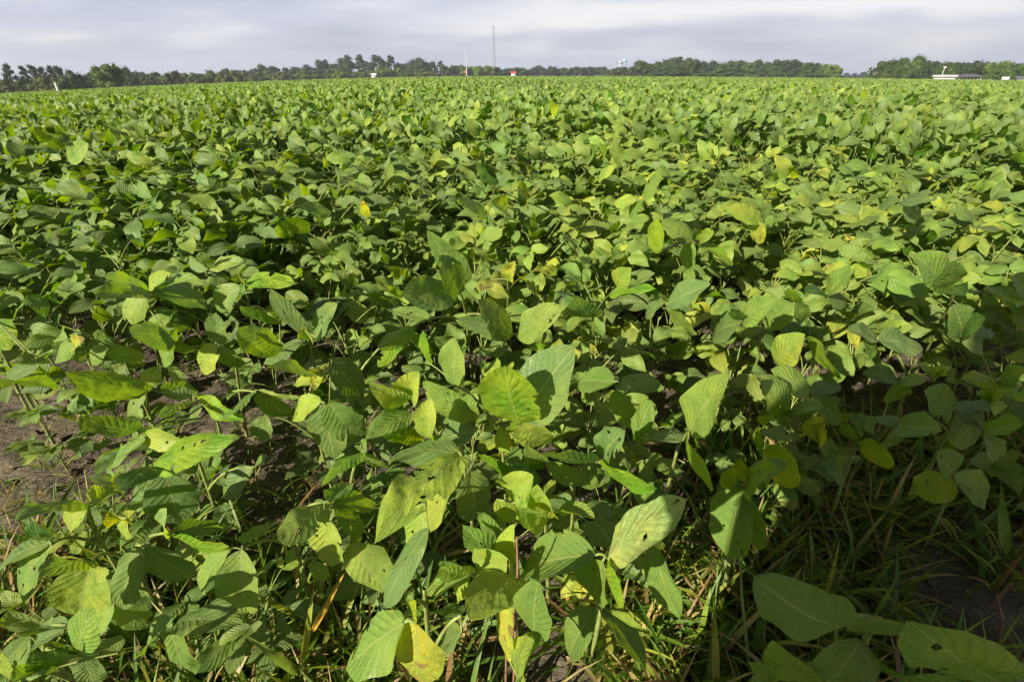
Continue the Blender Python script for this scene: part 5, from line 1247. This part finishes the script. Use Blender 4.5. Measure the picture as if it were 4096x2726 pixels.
# ------------------------------------------------------------------ the person whose shadow lies over the lower right plants
def person():
    o = empty('person', (-.30, -.50, 0), R(-44), 'person in blue shirt crouching behind the camera whose shadow covers the lower right', 'person')
    bm = [ (0, 0, .78, .135), (0, .02, .95, .15), (0, .06, 1.12, .16), (0, .09, 1.24, .12), (0, .12, 1.32, .055), (0, .15, 1.39, .075), (0, .17, 1.49, .095), (0, .165, 1.57, .06),
        (-.19, .08, 1.24, .06), (-.25, .18, 1.04, .045), (-.14, .36, 1.00, .035), (-.09, .41, 1.0, .035),
        (.19, .08, 1.24, .06), (.27, .18, 1.04, .045), (.20, .36, 1.00, .035), (.15, .41, 1.0, .035),
        (-.12, .0, .70, .10), (-.17, .22, .46, .07), (-.16, .0, .12, .045), (-.16, .0, .05, .04), (-.16, .16, .03, .035),
        (.12, .0, .70, .10), (.17, .22, .46, .07), (.16, .0, .12, .045), (.16, .0, .05, .04), (.16, .16, .03, .035)]
    ed = [(0, 1), (1, 2), (2, 3), (3, 4), (4, 5), (5, 6), (6, 7), (3, 8), (8, 9), (9, 10), (10, 11), (3, 12), (12, 13), (13, 14), (14, 15), (0, 16), (16, 17), (17, 18), (18, 19), (19, 20), (0, 21), (21, 22), (22, 23), (23, 24), (24, 25)]
    for sx, hand in ((-1, 11), (1, 15)):
        hx, hy, hz, _ = bm[hand]
        for f in range(4):
            k = len(bm); x = hx - sx * (.01 * f) + .02 * sx
            bm += [(x, hy + .035, hz + .03 - .02 * f, .009), (x - sx * .02, hy + .06, hz + .03 - .02 * f, .008), (x - sx * .035, hy + .05, hz + .028 - .02 * f, .007)]; ed += [(hand, k), (k, k + 1), (k + 1, k + 2)]
        k = len(bm); bm += [(hx - sx * .02, hy + .0, hz + .04, .011), (hx - sx * .04, hy + .03, hz + .05, .009)]; ed += [(hand, k), (k, k + 1)]
    me = bpy.data.meshes.new('body'); me.from_pydata([b[:3] for b in bm], ed, []); me.materials.append(M_SHIRT)
    b = link('body', me, o); s = b.modifiers.new('skin', 'SKIN'); me.skin_vertices  # radii
    for v, d in zip(me.skin_vertices[0].data, bm): v.radius = (d[3], d[3])
    me.skin_vertices[0].data[0].use_root = True
    ss = b.modifiers.new('sub', 'SUBSURF'); ss.levels = 2; ss.render_levels = 2
    # loose outer garment, added to widen the shadow the unseen person casts
    a = Acc(); zz = [.42, .5, .7, .9, 1.1, 1.22, 1.30, 1.33]; rx = [.25, .26, .25, .235, .24, .225, .15, .07]; ry = [.17, .18, .18, .17, .16, .13, .09, .06]; yo = [.02, .02, .02, .03, .06, .09, .11, .12]
    ph = np.linspace(0, 2 * np.pi, 25); vv = [(rx[i] * math.cos(p) * (1 + .03 * math.sin(p * 7 + i)), yo[i] + ry[i] * math.sin(p), zz[i]) for i in range(8) for p in ph]
    a.add(vv, grid_quads(8, 25)); link('shadow_jacket', a.mesh('shadow_jacket', (M_SHIRT,)), o)
    # hair
    a = Acc(); th = np.linspace(0, 1.75, 7); ph = np.linspace(0, 2 * np.pi, 17); TH, PH = np.meshgrid(th, ph, indexing='ij')
    a.add(np.stack([.108 * np.sin(TH) * np.cos(PH), .165 - .01 + .118 * np.sin(TH) * np.sin(PH), 1.515 + .112 * np.cos(TH)], -1).reshape(-1, 3), grid_quads(7, 17)); link('hair', a.mesh('hair', (M_HAIR,)), o)
person()
# ------------------------------------------------------------------ thin morning haze
def haze():
    m, N, L = nodes('morning_haze'); o_ = N.new('ShaderNodeOutputMaterial'); v = N.new('ShaderNodeVolumePrincipled')
    v.inputs['Color'].default_value = (.80, .87, 1.0, 1); v.inputs['Density'].default_value = .0005; v.inputs['Anisotropy'].default_value = .1
    L.new(v.outputs[0], o_.inputs['Volume'])
    a = Acc(); box(a, (0, 0, 2.5), (3100, 3100, 145)); o = link('haze', a.mesh('haze', (m,), False)); tag(o, 'thin pale morning haze softening the far tree line', 'haze', kind='stuff')
haze()
print('HERO leaflets', gcount, 'plants', len(used) + len(HERO), 'rmax', RMAX, 'objects', len(bpy.data.objects), 'field verts', off)
